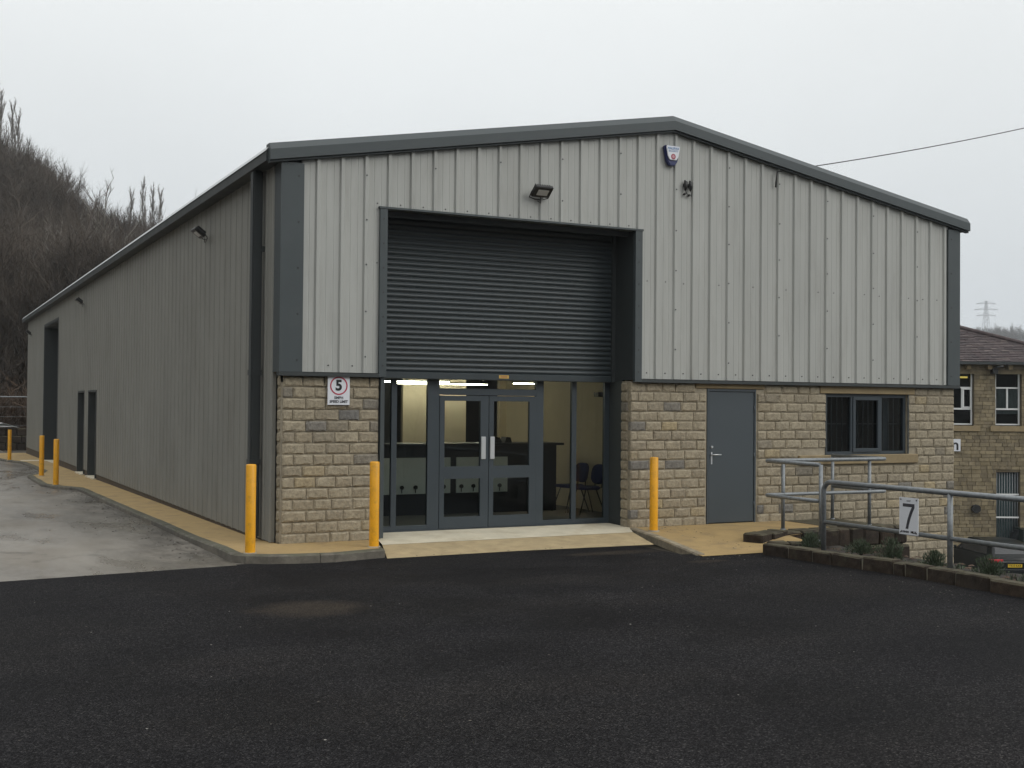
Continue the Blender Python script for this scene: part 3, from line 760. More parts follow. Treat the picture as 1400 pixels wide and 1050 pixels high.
# ------------------------------------------------------------ stone walls
CH = 0.1475
def stone_mesh(seed):
    R = random.Random(seed); nx_, nz = 5, 3
    vs = []; fs = []
    for j in range(nz + 1):
        for i in range(nx_ + 1):
            u_, v_ = i / nx_, j / nz
            edge = i in (0, nx_) or j in (0, nz)
            x = u_ + (0 if not edge else (R.uniform(0, 0.012) if i == 0 else (-R.uniform(0, 0.012) if i == nx_ else 0)))
            z = v_ + (R.uniform(0, 0.05) if j == 0 else (-R.uniform(0, 0.05) if j == nz else R.uniform(-.05, .05)))
            yv = -R.uniform(0.008, 0.019) if not edge else R.uniform(-0.003, 0.002)
            if not edge: x += (0.10 if i == 1 else (-0.10 if i == nx_ - 1 else 0)) * -1 + R.uniform(-.02, .02); z += (-0.16 if j == 1 else (0.16 if j == nz - 1 else 0))
            vs.append((x, yv, z))
    for j in range(nz):
        for i in range(nx_):
            a = j * (nx_ + 1) + i; fs.append((a, a + 1, a + nx_ + 2, a + nx_ + 1))
    n = len(vs)
    ring = [i for i in range(nx_ + 1)] + [j * (nx_ + 1) + nx_ for j in range(1, nz + 1)] + [nz * (nx_ + 1) + i for i in range(nx_ - 1, -1, -1)] + [j * (nx_ + 1) for j in range(nz - 1, 0, -1)]
    bk = []
    for r_ in ring:
        bk.append(len(vs)); vs.append((vs[r_][0], 0.07, vs[r_][2]))
    for i in range(len(ring)):
        j = (i + 1) % len(ring); fs.append((ring[i], bk[i], bk[j], ring[j]))
    return vs, fs
SV = [stone_mesh(s_) for s_ in range(10)]
SM = []
for s_ in SV:
    mb = MB(); mb.add(*s_); SM.append(mb.mesh('stone', M['stone']))
mor = MB()
YM = 0.002
for (xa, xb, z0, z1) in ((0.03, 1.355, -0.2, 2.20), (5.385, 6.78, -0.3, 2.20), (7.745, 9.20, -0.3, 2.20), (11.0, 12.09, -1.6, 2.20), (9.20, 11.0, -1.6, 0.9), (6.78, 7.745, 2.16, 2.2), (9.2, 11.0, 2.2, 2.202), (7.745, 9.2, -1.6, -0.3)):
    mor.box(xa, xb, YM + 0.008, 0.25, z0, z1)

allm = mor.v; mA = MB(); mA.v = mor.v[:8]; mA.f = mor.f[:6]; mA.smooth = mor.smooth[:6]
mor.v = mor.v[8:]; mor.f = [tuple(i - 8 for i in f) for f in mor.f[6:]]; mor.smooth = mor.smooth[6:]
stwA = mA.build('stone_wall', M['mortar'], U); stw = mor.build('stone_wall', M['mortar'], U)
stones = []
def lay(xa, xb, k0, k1, blocks=()):
    R = random.Random(int(xa * 100))
    for k in range(k0, k1):
        z0 = -0.02 + k * CH; z1 = z0 + CH - 0.008
        if z1 > 2.185: z1 = 2.185
        if z1 - z0 < 0.03: continue
        # free spans in this course
        spans = [(xa, xb)]
        for (ba, bb_, bz0, bz1) in blocks:
            if z1 > bz0 + 0.02 and z0 < bz1 - 0.02:
                ns = []
                for (a, b_) in spans:
                    if bb_ <= a or ba >= b_: ns.append((a, b_)); continue
                    if ba > a: ns.append((a, ba))
                    if bb_ < b_: ns.append((bb_, b_))
                spans = ns
        for (a, b_) in spans:
            x = a; ph = (k % 2) * 0.5
            first = True
            while x < b_ - 0.02:
                ln = R.choice([0.27, 0.29, 0.30, 0.31, 0.33, 0.24 if R.random() < .5 else 0.36])
                if first and ph: ln *= 0.5
                first = False
                if b_ - (x + ln) < 0.12: ln = b_ - x
                if ln > 0.42: ln = ln / 2
                stones.append((x + 0.004, z0, ln - 0.008, z1 - z0, R.randrange(10)))
                x += ln
WIN = (9.18, 11.02, 0.90, 2.06); DOOR = (6.76, 7.765, -1, 2.11)
lay(0.03, 1.36, 0, 15)
lay(5.375, 12.10, 0, 15, [DOOR, (6.56, 7.9, 2.11, 3), WIN, (8.58, 11.2, 0.89, 1.05), (9.05, 11.15, 2.06, 3)])
lay(9.3, 12.10, -9, 0)
stones.sort(key=lambda s_: ((s_[0] - CAM.x) ** 2 + CAM.y ** 2) / (s_[2] * s_[3] + 1e-6) + (1e6 if s_[1] < -0.3 else 0))
NST = 270
SF = MB()
for i, (x, z, l, h, v) in enumerate(stones):
    dy = random.uniform(-0.005, 0.005)
    if i < NST:
        o = link('stone', SM[v], stwA if x < 3 else stw, (x, dy, z), (0, 0, 0), (l, 1, h))
    else:
        SF.add([(p[0] * l + x, p[1] + dy, p[2] * h + z) for p in SV[v][0]], SV[v][1])
SF.build('stone', M['stone'], stw, kind='stuff')
# return stones on the pier ends facing -x
for (xf, ya, yb) in ((0.03, 0.085, 0.21), (5.372, 0.085, 0.25), ):
    for k in range(0, 15):
        z0 = -0.02 + k * CH; z1 = min(z0 + CH - 0.01, 2.185)
        if z1 - z0 < .03: continue
        o = link('stone', random.choice(SM), stwA if xf < 3 else stw, (xf, yb, z0), (0, 0, -math.pi / 2), (yb - ya, 1, z1 - z0))
ft = MB(); ft.box(0.01, 1.38, -0.025, 0.2, -0.14, -0.012); ft.build('footing', M['mortar'], U)
# lintels and sill
for (xa, xb, z0, z1, yo) in ((6.56, 7.9, 2.112, 2.186, -0.016), (9.05, 11.15, 2.062, 2.186, -0.016)):
    mb = MB(); mb.box(xa, xb, yo, 0.1, z0, z1); bevel(mb.build('lintel', M['lintel'], U), 0.006)
mb = MB(); mb.box(8.60, 11.2, -0.05, 0.12, 0.895, 1.045); bevel(mb.build('window_sill', M['lintel'], U), 0.008)

# ------------------------------------------------------------ personnel door
dr = MB(); dr.box(6.79, 6.82, 0.0, 0.1, 0.0, 2.105); dr.box(7.71, 7.74, 0.0, 0.1, 0.0, 2.105); dr.box(6.82, 7.71, 0.0, 0.1, 2.07, 2.105)
df = dr.build('personnel_door', M['door'], U)
lf = MB(); lf.box(6.826, 7.704, 0.012, 0.06, 0.012, 2.064); bevel(lf.build('door_leaf', M['door'], df), 0.006)
h = MB(); h.box(6.868, 6.892, 0.004, 0.013, 0.93, 1.12); h.tube([(6.88, 0.004, 1.08), (6.88, -0.045, 1.08), (6.90, -0.055, 1.08), (7.02, -0.055, 1.08)], 0.009, 8)
h.build('handle', M['steel'], df)
h = MB(); h.tube([(6.88, 0.01, 1.20), (6.88, -0.012, 1.20)], 0.018, 10); h.build('lock_cylinder', M['steel'], df)
for z in (0.28, 1.05, 1.80):
    h = MB(); h.tube([(7.707, 0.004, z - .05), (7.707, 0.004, z + .05)], 0.010, 8); h.build('hinge', M['door'], df)

# ------------------------------------------------------------ window with bars inside
wf = MB(); wx0, wx1, wz0, wz1 = 9.20, 11.0, 1.05, 2.055
def ring(mb, x0, x1, z0, z1, w_, y0, y1):
    mb.box(x0, x1, y0, y1, z0, z0 + w_); mb.box(x0, x1, y0, y1, z1 - w_, z1)
    mb.box(x0, x0 + w_, y0, y1, z0 + w_, z1 - w_); mb.box(x1 - w_, x1, y0, y1, z0 + w_, z1 - w_)
ring(wf, wx0, wx1, wz0, wz1, 0.05, 0.05, 0.12)
wf.box(9.76, 9.815, 0.05, 0.12, wz0 + .05, wz1 - .05); wf.box(10.40, 10.455, 0.05, 0.12, wz0 + .05, wz1 - .05)
wo = wf.build('window', M['frame'], U)
cs = MB(); ring(cs, 9.80, 10.415, wz0 + .035, wz1 - .035, 0.065, 0.032, 0.07); bevel(cs.build('casement', M['frame'], wo), 0.006)
for a, b_ in ((9.24, 9.78), (9.85, 10.37), (10.44, 10.96)):
    p = MB(); p.box(a, b_, 0.084, 0.092, wz0 + .04, wz1 - .04); p.build('pane', M['tint'], wo)
x = 9.30
while x < 10.95:
    p = MB(); p.box(x, x + 0.016, 0.135, 0.149, wz0, wz1); p.build('bar', M['galv'], wo); x += 0.115
p = MB(); p.box(9.2, 11, 0.151, 0.163, 1.55, 1.57); p.build('cross_bar', M['galv'], wo)
p = MB(); p.box(9.0, 11.2, 0.255, 0.9, 0.6, 0.62); p.box(9.0, 11.2, 0.9, 0.95, 0.6, 2.3); p.build('room_back', M['indark'], U)
p = MB(); p.box(10.66, 10.80, 0.24, 0.25, wz0, wz1); p.build('blind', mat('blind_fabric', (0.16, 0.19, 0.22), 0.8), wo)
rv_ = MB(); rv_.box(9.17, 9.198, -0.0, 0.25, 1.05, 2.06); rv_.box(11.002, 11.03, 0.0, 0.25, 1.05, 2.06); rv_.build('window_reveal', M['trim_dark'], U)

# ------------------------------------------------------------ glazed entrance screen
YG = 0.62; YH = 0.68
ez0, ez1 = 0.03, 2.30
scn = MB()
for a, b_ in ((1.425, 1.47), (1.785, 1.865), (2.34, 2.52), (4.10, 4.225), (4.72, 4.80), (5.30, 5.385)): scn.box(a, b_, YG, YH, ez0, ez1)
scn.box(1.47, 2.34, YG + .003, YH - .003, ez0, 0.10); scn.box(4.225, 5.30, YG + .003, YH - .003, ez0, 0.10)
scn.box(1.47, 5.30, YG + .005, YH - .005, 2.24, ez1)
scn.box(2.52, 4.10, YG + .003, YH - .003, 1.965, 2.06)
es = scn.build('glazed_screen', M['frame'], U)
for a, b_, z0, z1 in ((1.47, 1.785, .1, 2.24), (1.865, 2.34, .1, 2.24), (2.52, 4.10, 2.06, 2.24), (4.225, 4.72, .1, 2.24), (4.80, 5.30, .1, 2.24)):
    p = MB(); p.box(a, b_, YG + .028, YG + .034, z0, z1); p.build('pane', M['glass'], es)
for i, (a, b_) in enumerate(((2.525, 3.305), (3.315, 4.095))):
    dl = MB(); x0g, x1g = (a + 0.075, b_ - 0.13) if i == 0 else (a + 0.075, b_ - 0.11)
    y0, y1 = YG - 0.008, YG + 0.045
    dl.box(a, x0g, y0, y1, 0.035, 1.955); dl.box(x1g, b_, y0, y1, 0.035, 1.955)
    for z0, z1 in ((0.035, 0.20), (0.75, 0.93), (1.88, 1.955)): dl.box(x0g, x1g, y0, y1, z0, z1)
    dd = dl.build('entrance_door', M['frame'], U)
    for z0, z1 in ((.2, .75), (.93, 1.88)):
        p = MB(); p.box(x0g, x1g, YG + .018, YG + .024, z0, z1); p.build('pane', M['glass'], dd)
    p = MB(); hx = (3.18, 3.255) if i == 0 else (3.325, 3.40)
    p.box(hx[0], hx[1], YG - 0.03, YG - 0.009, 1.03, 1.36); bevel(p.build('push_plate', M['steel'], dd), 0.006)
p = MB(); p.box(1.40, 5.40, YG - 0.02, YH + 0.1, -0.2, 0.028); p.build('threshold', M['frame'], U)

# ------------------------------------------------------------ lobby
lb = MB(); lb.box(0.3, 7.2, 0.70, 7.6, -0.25, 0.0 + 0.012); lb.build('lobby_floor', M['infloor'], U)
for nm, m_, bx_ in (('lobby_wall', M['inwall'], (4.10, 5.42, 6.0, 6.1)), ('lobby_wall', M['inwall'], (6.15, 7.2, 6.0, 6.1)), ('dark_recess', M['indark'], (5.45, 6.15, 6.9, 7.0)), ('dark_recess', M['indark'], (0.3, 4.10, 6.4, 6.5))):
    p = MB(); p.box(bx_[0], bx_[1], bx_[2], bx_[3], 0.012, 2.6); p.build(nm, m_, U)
p = MB(); p.box(6.3, 6.4, 0.7, 6.0, 0.012, 2.6); p.build('lobby_side_wall', M['inwall'], U)
p = MB(); p.box(5.4, 6.3, 0.70, 0.78, 0.012, 2.6); p.build('lobby_front_wall', M['inwall'], U)
p = MB(); p.box(0.2, 0.3, 0.7, 7.6, 0.012, 2.6); p.build('lobby_side_wall', M['indark'], U)
p = MB(); p.box(0.2, 7.2, 0.7, 7.6, 2.6, 2.66); p.build('lobby_ceiling', M['ceil'], U)
p = MB(); p.box(6.4, 7.2, 0.7, 7.6, 0.0, 0.01); 
# shutter box hides the top
# detector on the lobby wall
p = MB(); p.box(6.20, 6.30, 2.3, 2.45, 1.98, 2.06); tag(p.build('motion_sensor', M['blk']), 'small dark sensor high on the cream lobby wall', 'sensor')

# reception desk
dk = empty('reception_desk', (0, 0, 0)); tag(dk, 'dark reception desk with pale front panels seen through the entrance glass', 'desk')
p = MB(); p.box(1.2, 5.75, 2.95, 3.5, 0.012, 1.14); p.build('desk_body', M['desk'], dk)
p = MB(); p.box(1.1, 5.85, 2.85, 3.6, 1.14, 1.18); bevel(p.build('desk_top', M['desk'], dk), 0.006)
for a, b_, ks in ((1.5, 2.68, (1.8, 2.3)), (2.76, 3.73, (2.86, 3.10, 3.60)), (3.84, 4.79, (3.92, 4.14, 4.63))):
    p = MB(); p.box(a, b_, 2.925, 2.948, 0.36, 0.95); q = p.build('front_panel', M['panel'], dk)
    for kx in ks:
        kn = MB(); kn.tube([(kx, 2.925, 0.47), (kx, 2.885, 0.47)], [0.03, 0.035], 8); kn.tube([(kx, 2.90, 0.47), (kx, 2.90, 0.38)], 0.008, 5); kn.build('knob', M['blk'], q)
for i, (x_, wd) in enumerate(((4.55, .22), (4.82, .14))):
    p = MB(); p.prism([(x_, 1.18), (x_ + wd, 1.18), (x_ + wd * .8, 1.27), (x_ + wd * .25, 1.28)], 1, 3.1, 3.3)
    tag(p.build('desk_telephone', M['blk']), ['larger dark telephone on the reception desk top', 'smaller dark telephone at the right on the desk top'][i], 'telephone')
# ceiling tubes
for i, (x0, x1, y_, z_) in enumerate(((1.62, 2.6, 2.2, 2.175), (3.3, 4.45, 4.6, 2.235), (3.7, 5.7, 5.6, 2.215), (4.50, 5.05, 2.2, 2.18), (2.5, 3.6, 3.4, 2.20))):
    t_ = empty('ceiling_light', (0, 0, 0)); tag(t_, ['lit white tube lamp behind the leftmost entrance panes', 'lit tube lamp over the double doors, nearer of the long pair', 'farthest lit tube lamp above the reception lobby', 'lit tube lamp behind the panes right of the doors', 'lit tube lamp deep in the lobby above the left door leaf'][i], 'ceiling light', 'tube lamps in the lobby')
    p = MB(); p.box(x0, x1, y_ - .03, y_ + .03, z_ + 0.012, z_ + .03); p.build('fitting', M['trim_dark'], t_)
    p = MB(); p.tube([(x0 + .02, y_, z_), (x1 - .02, y_, z_)], 0.0065, 8); p.build('tube', M['tubelamp'], t_)
    p = MB()
    for q in (x0 + .1, x1 - .1): p.tube([(q, y_, z_ + .06), (q, y_, 2.6)], 0.006, 5)
    p.build('hanger', M['steel'], t_)

# lobby chairs
def chair():
    c = empty('visitor_chair')
    # rounded back
    def pad(nm, cx, cy, cz, w_, h_, t_, rot, rr=0.45):
        mb = MB(); n = 20; vs = []
        for lay_ in (-t_ / 2, t_ / 2):
            for k in range(n):
                a = 2 * math.pi * k / n
                ex = abs(math.cos(a)) ** (rr * 1.5) * (1 if math.cos(a) >= 0 else -1); ey = abs(math.sin(a)) ** (rr * 1.5) * (1 if math.sin(a) >= 0 else -1)
                vs.append(rot @ Vector((ex * w_ / 2, lay_ + 0.03 * (1 - ex * ex) * (1 if nm == 'backrest' else 0.2), ey * h_ / 2)) + Vector((cx, cy, cz)))
        mb.add(vs, [tuple(range(n)), tuple(range(2 * n - 1, n - 1, -1))] + [(k, (k + 1) % n, n + (k + 1) % n, n + k) for k in range(n)])
        return bevel(mb.build(nm, M['bluefab'], c), 0.012, 2)
    pad('backrest', 0, 0.21, 0.68, 0.42, 0.34, 0.045, Matrix.Rotation(math.radians(-10), 3, 'X'))
    pad('seat', 0, -0.02, 0.45, 0.46, 0.44, 0.05, Matrix.Rotation(math.radians(90), 3, 'X'))
    for sx in (-1, 1):
        for sy in (-1, 1):
            mb = MB(); mb.tube([(sx * .16, sy * .10, .42), (sx * .22, sy * .24, 0.012)], 0.011, 7); mb.build('leg', M['blk'], c)
        mb = MB(); mb.tube([(sx * .12, .12, .43), (sx * .12, .22, .46), (sx * .12, .235, .62)], 0.010, 7); mb.build('back_support', M['blk'], c)
    return c
ch = chair(); ch.location = (5.85, 2.62, 0.0); ch.rotation_euler = (0, 0, -1.52); tag(ch, 'blue fabric visitor chair in the lobby, the one nearer the desk', 'chair', 'blue chairs in the lobby')
c2 = copy_tree(ch); c2.location = (5.86, 2.10, 0); c2.rotation_euler = (0, 0, -1.62); tag(c2, 'blue fabric visitor chair nearest the right hand glass edge', 'chair')

# ------------------------------------------------------------ side openings
for i, (a, b_, z0, z1) in enumerate(OPEN):
    zf = pz(a)
    if i < 2:
        p = MB(); p.box(-0.068, -0.04, a - .06, a, zf + .03, z1 + .05); p.box(-0.068, -0.04, b_, b_ + .06, zf + .03, z1 + .05); p.box(-0.068, -0.04, a, b_, z1, z1 + .05)
        p.box(-0.04, 0.21, a - 0.0, a + .02, zf + .03, z1); p.box(-0.04, 0.21, b_ - .02, b_, zf + .03, z1); d_ = p.build('side_door', M['trim_dark'], U)
        p = MB(); p.box(0.12, 0.16, a + .02, b_ - .02, zf + .05, z1); p.build('door_leaf', M['door'], d_)
        p = MB(); p.tube([(0.12, a + .15, 1.0), (0.07, a + .15, 1.0), (0.07, a + .28, 1.0)], .01, 6); p.build('handle', M['steel'], d_)
        p = MB(); p.box(-0.12, 0.20, a - .05, b_ + .05, zf - .1, zf + .028); p.build('step', M['tanramp'], d_)
    else:
        p = MB(); p.box(-0.072, -0.04, a - .09, a, -.26, z1 + .09); p.box(-0.072, -0.04, b_, b_ + .09, -.26, z1 + .09); p.box(-0.072, -0.04, a, b_, z1, z1 + .09)
        p.box(-0.04, 0.75, a, a + .03, -.26, z1); p.box(-0.04, 0.75, b_ - .03, b_, -.26, z1); p.box(-0.04, .75, a + .03, b_ - .03, z1 - .03, z1); rs2 = p.build('side_roller_shutter', M['trim_dark'], U)
        sl2 = MB(); sl2.prism([(0.60 - 0.02 * math.sin(math.pi * t / 6), t / 6 * .118) for t in range(7)] + [(0.63, .118), (0.63, 0)], 1, a + .03, b_ - .03)
        sm2 = sl2.mesh('slat', M['shutter'])
        for k in range(39): link('slat', sm2, rs2, (0, 0, -0.24 + k * 0.12))
        p = MB(); p.box(-0.8, 0.76, a + .03, b_ - .03, -0.5, -0.215); p.build('threshold', M['tanramp'], rs2)
sc.build('screws', M['screw'], U, kind='stuff')

# ================================================================== THINGS ON THE UNIT
def floodlight(name_label, loc, rz):
    f = empty('floodlight', loc, rz); tag(f, name_label, 'floodlight', 'black floodlights on the unit')
    Rx = Matrix.Rotation(math.radians(52), 4, 'X')
    T = Matrix.Translation((0, -0.14, 0.03)) @ Rx
    p = MB(); p.box(-0.145, 0.145, -0.035, 0.025, -0.10, 0.10, T); bevel(p.build('lamp_head', M['blk'], f), 0.012)
    p = MB(); p.box(-0.085, 0.085, -0.039, -0.0352, -0.05, 0.05, T); p.build('lens', M['led'], f)
    p = MB()
    for k in range(7): p.box(-0.12 + k * .038, -0.112 + k * .038, 0.025, 0.06, -0.08, 0.08, T)
    p.build('heat_sink', M['blk'], f)
    p = MB(); p.tube([(-0.15, -0.12, 0.03), (-0.15, -0.04, -0.05), (-0.05, -0.012, -0.07), (0.05, -0.012, -0.07), (0.15, -0.04, -0.05), (0.15, -0.12, 0.03)], 0.008, 6); p.build('bracket', M['blk'], f)
    p = MB(); p.tube([(0.02, -0.06, -0.02), (0.03, -0.05, -0.13), (0.0, -0.005, -0.09)], 0.006, 6); p.build('cable', M['blk'], f)
    return f
floodlight('black floodlight on the gable above the roller shutter', (3.73, -0.055, 4.86), 0)
floodlight('black floodlight on the side wall nearest the front corner', (-0.085, 3.97, 4.50), -math.pi / 2)
floodlight('black floodlight on the side wall above the two narrow doors', (-0.085, 18.69, 4.50), -math.pi / 2)
floodlight('black floodlight on the side wall at the far end', (-0.085, 33.6, 4.40), -math.pi / 2)

# alarm box
ab = empty('alarm_box', (6.02, -0.055, 5.64)); tag(ab, 'white and dark blue shield shaped alarm box under the ridge', 'alarm box')
out_ = [(-0.13, 0.16), (0.13, 0.16), (0.135, 0.12), (0.095, -0.08), (0.05, -0.145), (-0.05, -0.145), (-0.095, -0.08), (-0.135, 0.12)]
p = MB(); p.prism(out_, 1, -0.075, 0.0); bevel(p.build('back_case', M['bluepl'], ab), 0.012, 2)
p = MB(); p.prism([(-0.118, 0.15), (0.118, 0.15), (0.122, 0.12), (0.095, -0.01), (0.06, -0.065), (-0.06, -0.065), (-0.095, -0.01), (-0.122, 0.12)], 1, -0.095, -0.0755); bevel(p.build('front_cover', M['white'], ab), 0.006)
text('lettering', 'HALIFAX', 0.052, M['bluetx'], ab, (0, -0.0965, 0.112), bold=0.001)
text('lettering', 'SECURITY', 0.040, M['bluetx'], ab, (0, -0.0965, 0.070))
p = MB()
n = 24
p.add([(0.042 * math.cos(2 * math.pi * k / n), -0.0965, -0.012 + 0.042 * math.sin(2 * math.pi * k / n)) for k in range(n)], [tuple(range(n))]); p.build('badge', M['redtx'], ab)
p = MB(); p.add([(0.026 * math.cos(2 * math.pi * k / n), -0.098, -0.012 + 0.026 * math.sin(2 * math.pi * k / n)) for k in range(n)], [tuple(range(n))]); p.build('badge_centre', mat('pink_print', (0.5, 0.25, 0.28), 0.5), ab)

# pair of cable clamps on the gable (where the overhead line is brought down)
cc = empty('cable_clamps', (6.33, -0.055, 5.20)); tag(cc, 'pair of small black cable clamps with dangling leads on the gable', 'cable clamp')
for sx in (-0.045, 0.045):
    p = MB(); p.tube([(sx, -0.02, 0.10), (sx, -0.05, 0.07), (sx, -0.05, -0.02), (sx * 1.1, -0.035, -0.06)], [0.012, 0.03, 0.028, 0.012], 8); p.box(sx - .02, sx + .02, -0.03, 0.0, 0.0, 0.05); p.build('clamp', M['blk'], cc)
p = MB(); p.tube([(-0.045, -0.035, -0.05), (-0.02, -0.04, -0.10), (0.02, -0.04, -0.125), (0.05, -0.035, -0.11)], 0.006, 5); p.tube([(0.05, -0.035, -0.05), (0.075, -0.035, -0.10), (0.07, -0.03, -0.14)], 0.006, 5); p.tube([(-0.05, -0.01, -0.11), (-0.05, -0.05, -0.11)], 0.018, 8); p.tube([(0.03, -0.01, -0.125), (0.03, -0.05, -0.125)], 0.018, 8); p.build('lead', M['blk'], cc)

# 5 mph sign
sg = empty('speed_limit_sign', (0.775, -0.045, 2.0)); tag(sg, 'white speed limit sign with red ring and 5 on the left stone pier', 'sign')
p = MB(); p.box(-0.152, 0.152, -0.006, 0.006, -0.19, 0.19); p.build('plate', M['white'], sg)
p = MB(); n = 48; vs = []
for rr in (0.121, 0.104):
    vs += [(rr * math.cos(2 * math.pi * k / n), -0.0085, 0.062 + rr * math.sin(2 * math.pi * k / n)) for k in range(n)]
p.add(vs, [(k, (k + 1) % n, n + (k + 1) % n, n + k) for k in range(n)]); p.build('red_ring', M['red'], sg)
text('numeral', '5', 0.19, M['black'], sg, (0, -0.008, 0.062), bold=0.007)
text('lettering', '5MPH', 0.05, M['darkgrey'], sg, (0, -0.008, -0.098), bold=0.0015)
text('lettering', 'SPEED LIMIT', 0.049, M['darkgrey'], sg, (0, -0.008, -0.148), bold=0.0015, sx=0.95)

# bollards
def bollard_mesh():
    p = MB(); r = 0.062; Hh = 1.0
    prof_ = [(r, -0.02), (r, Hh - 0.012), (r * .93, Hh - 0.003), (r * .75, Hh)]
    n = 24; vs = []
    for (a, z) in prof_: vs += [(a * math.cos(2 * math.pi * k / n), a * math.sin(2 * math.pi * k / n), z) for k in range(n)]
    fs = []
    for j in range(len(prof_) - 1): fs += [(j * n + k, j * n + (k + 1) % n, (j + 1) * n + (k + 1) % n, (j + 1) * n + k) for k in range(n)]
    p.add(vs, fs, True); p.add(vs[-n:], [tuple(range(n))]); return p.mesh('post', M['yellow'])
bmesh_ = bollard_mesh()
bc = MB(); bc.tube([(0, 0, -0.05), (0, 0, 0.012)], [0.10, 0.078], 16); bcol = bc.mesh('base_collar', M['mortar'])
BL = [(-0.58, -0.80, 0.0, 1.08, 'yellow bollard on the pavement corner left of the stone pier'),
      (1.02, -0.78, 0.0, 1.09, 'yellow bollard at the left end of the entrance ramp'),
      (5.47, -0.50, 0.0, 1.08, 'yellow bollard between the entrance and the grey steel door'),
      (-1.20, 14.35, pz(14.35), 1.07, 'yellow bollard along the side wall, nearest of the far three'),
      (-1.12, 18.5, pz(18.5), 1.07, 'yellow bollard along the side wall, middle of the far three'),
      (-1.12, 29.4, pz(29.4), 1.05, 'yellow bollard along the side wall, farthest and smallest one')]
for x, y, z, hh, lab in BL:
    b_ = empty('bollard', (x, y, z)); tag(b_, lab, 'bollard', 'yellow bollards round the unit')
    link('post', bmesh_, b_, scale=(1, 1, hh)); link('base_collar', bcol, b_)

# ------------------------------------------------------------ railings
def post(parent, x, y, z0, z1, r=0.028, flange=True):
    p = MB(); p.tube([(x, y, z0), (x, y, z1)], r, 12); o = p.build('post', M['galv'], parent)
    if flange:
        p = MB(); p.tube([(x, y, z0 - 0.005), (x, y, z0 + 0.022)], 0.042, 14); p.build('base_flange', M['galv'], o)
    return o
def arc(c, r, a0, a1, n, plane):
    return [plane(c, r, a0 + (a1 - a0) * i / n) for i in range(n + 1)]
R1 = empty('handrail', (0, 0, 0)); tag(R1, 'galvanised two-rail handrail bent round the landing beside the window', 'handrail', 'galvanised handrails')
ZL = 0.02
for z, rr in ((1.045, 0.029), (0.545, 0.027)):
    pts = [(6.84, -2.50, z), (6.85, -1.42, z)]
    pts += [(6.85 + 0.12 * (1 - math.cos(t)), -1.42 + 0.12 * math.sin(t), z) for t in (0.4, 0.8, 1.2, 1.57)]
    pts += [(9.10, -1.36, z)] + [(9.10 + 0.10 * math.sin(t), -1.26 - 0.10 * math.cos(t), z) for t in (0.4, 0.8, 1.2, 1.57)] + [(9.2, -0.14, z)]
    p = MB(); p.tube(pts, rr, 12); p.build('rail', M['galv'], R1)
for x, y, z0 in ((7.21, -1.30, 0.02), (8.86, -1.335, 0.02), (9.2, -0.14, 0.0), (6.84, -2.53, 0.0)): post(R1, x, y, z0, 1.045)
R2 = empty('handrail', (0, 0, 0)); tag(R2, 'long galvanised handrail with curved end standing in the planting bed', 'handrail', 'galvanised handrails')
xR = 6.1
pts = [(xR, -3.42, 0.0), (xR, -3.42, 0.76)] + [(xR, -3.42 - 0.125 * (1 - math.cos(t)), 0.76 + 0.125 * math.sin(t)) for t in (0.35, 0.7, 1.05, 1.35, 1.57)] + [(xR, -14.5, 0.885)]
p = MB(); p.tube(pts, 0.032, 12); p.build('top_rail', M['galv'], R2)
p = MB(); p.tube([(xR, -3.42, 0.375), (xR, -14.5, 0.375)], 0.027, 12); p.build('lower_rail', M['galv'], R2)
for y in (-5.48, -7.55, -9.6, -11.7, -13.8): post(R2, xR, y, 0.0, 0.885, 0.031)
# 7 sign
s7 = empty('unit_number_sign', (xR - 0.034, -4.90, 0.585), 0); tag(s7, 'white sign with large grey 7 fixed to the long handrail', 'sign')
p = MB(); p.box(-0.004, 0.004, -0.145, 0.145, -0.225, 0.205); p.build('plate', M['white'], s7)
RY = (math.pi / 2, 0, -math.pi / 2)
sv = MB(); th = []
top = [(-0.090, 0.135), (-0.090, 0.098), (0.048, 0.098)]
# polygon of the 7: bar and bent stem (u to the right as seen, v up)
left = [(0.048, 0.098), (0.015, 0.04), (-0.015, -0.04), (-0.037, -0.12), (-0.047, -0.158)]
right = [(-0.006, -0.158), (0.003, -0.12), (0.028, -0.04), (0.058, 0.03), (0.090, 0.092), (0.090, 0.135)]
poly = [(-0.090, 0.135), (-0.090, 0.098)] + left + right
quads = [[(-0.090, 0.135), (-0.090, 0.098), (0.048, 0.098), (0.090, 0.092), (0.090, 0.135)],
         [(0.048, 0.098), (0.018, 0.04), (0.058, 0.03), (0.090, 0.092)], [(0.018, 0.04), (-0.015, -0.04), (0.028, -0.04), (0.058, 0.03)],
         [(-0.015, -0.04), (-0.037, -0.12), (0.003, -0.12), (0.028, -0.04)], [(-0.037, -0.12), (-0.047, -0.158), (-0.006, -0.158), (0.003, -0.12)]]
for q in quads: sv.add([(-0.0052, -u_, v_) for u_, v_ in q], [tuple(range(len(q)))])
sv.build('numeral', M['darkgrey'], s7)
text('lettering', 'UNIT', 0.028, M['darkgrey'], s7, (-0.0052, 0, 0.165), RY)
text('lettering', 'BUSINESS', 0.030, M['darkgrey'], s7, (-0.0052, 0.055, -0.193), RY, bold=0.001)
text('lettering', 'MILLS', 0.034, M['black'], s7, (-0.0052, -0.075, -0.193), RY, bold=0.002)
p = MB()
for a, b_ in ((-.12, .18), (.12, .18), (-.12, -.2), (.12, -.2)): p.tube([(-0.004, a, b_), (-0.009, a, b_)], 0.008, 8)
p.build('fixing_screws', M['blk'], s7, kind='stuff')
p = MB(); p.box(0.004, 0.012, -0.03, 0.03, 0.26, 0.34)

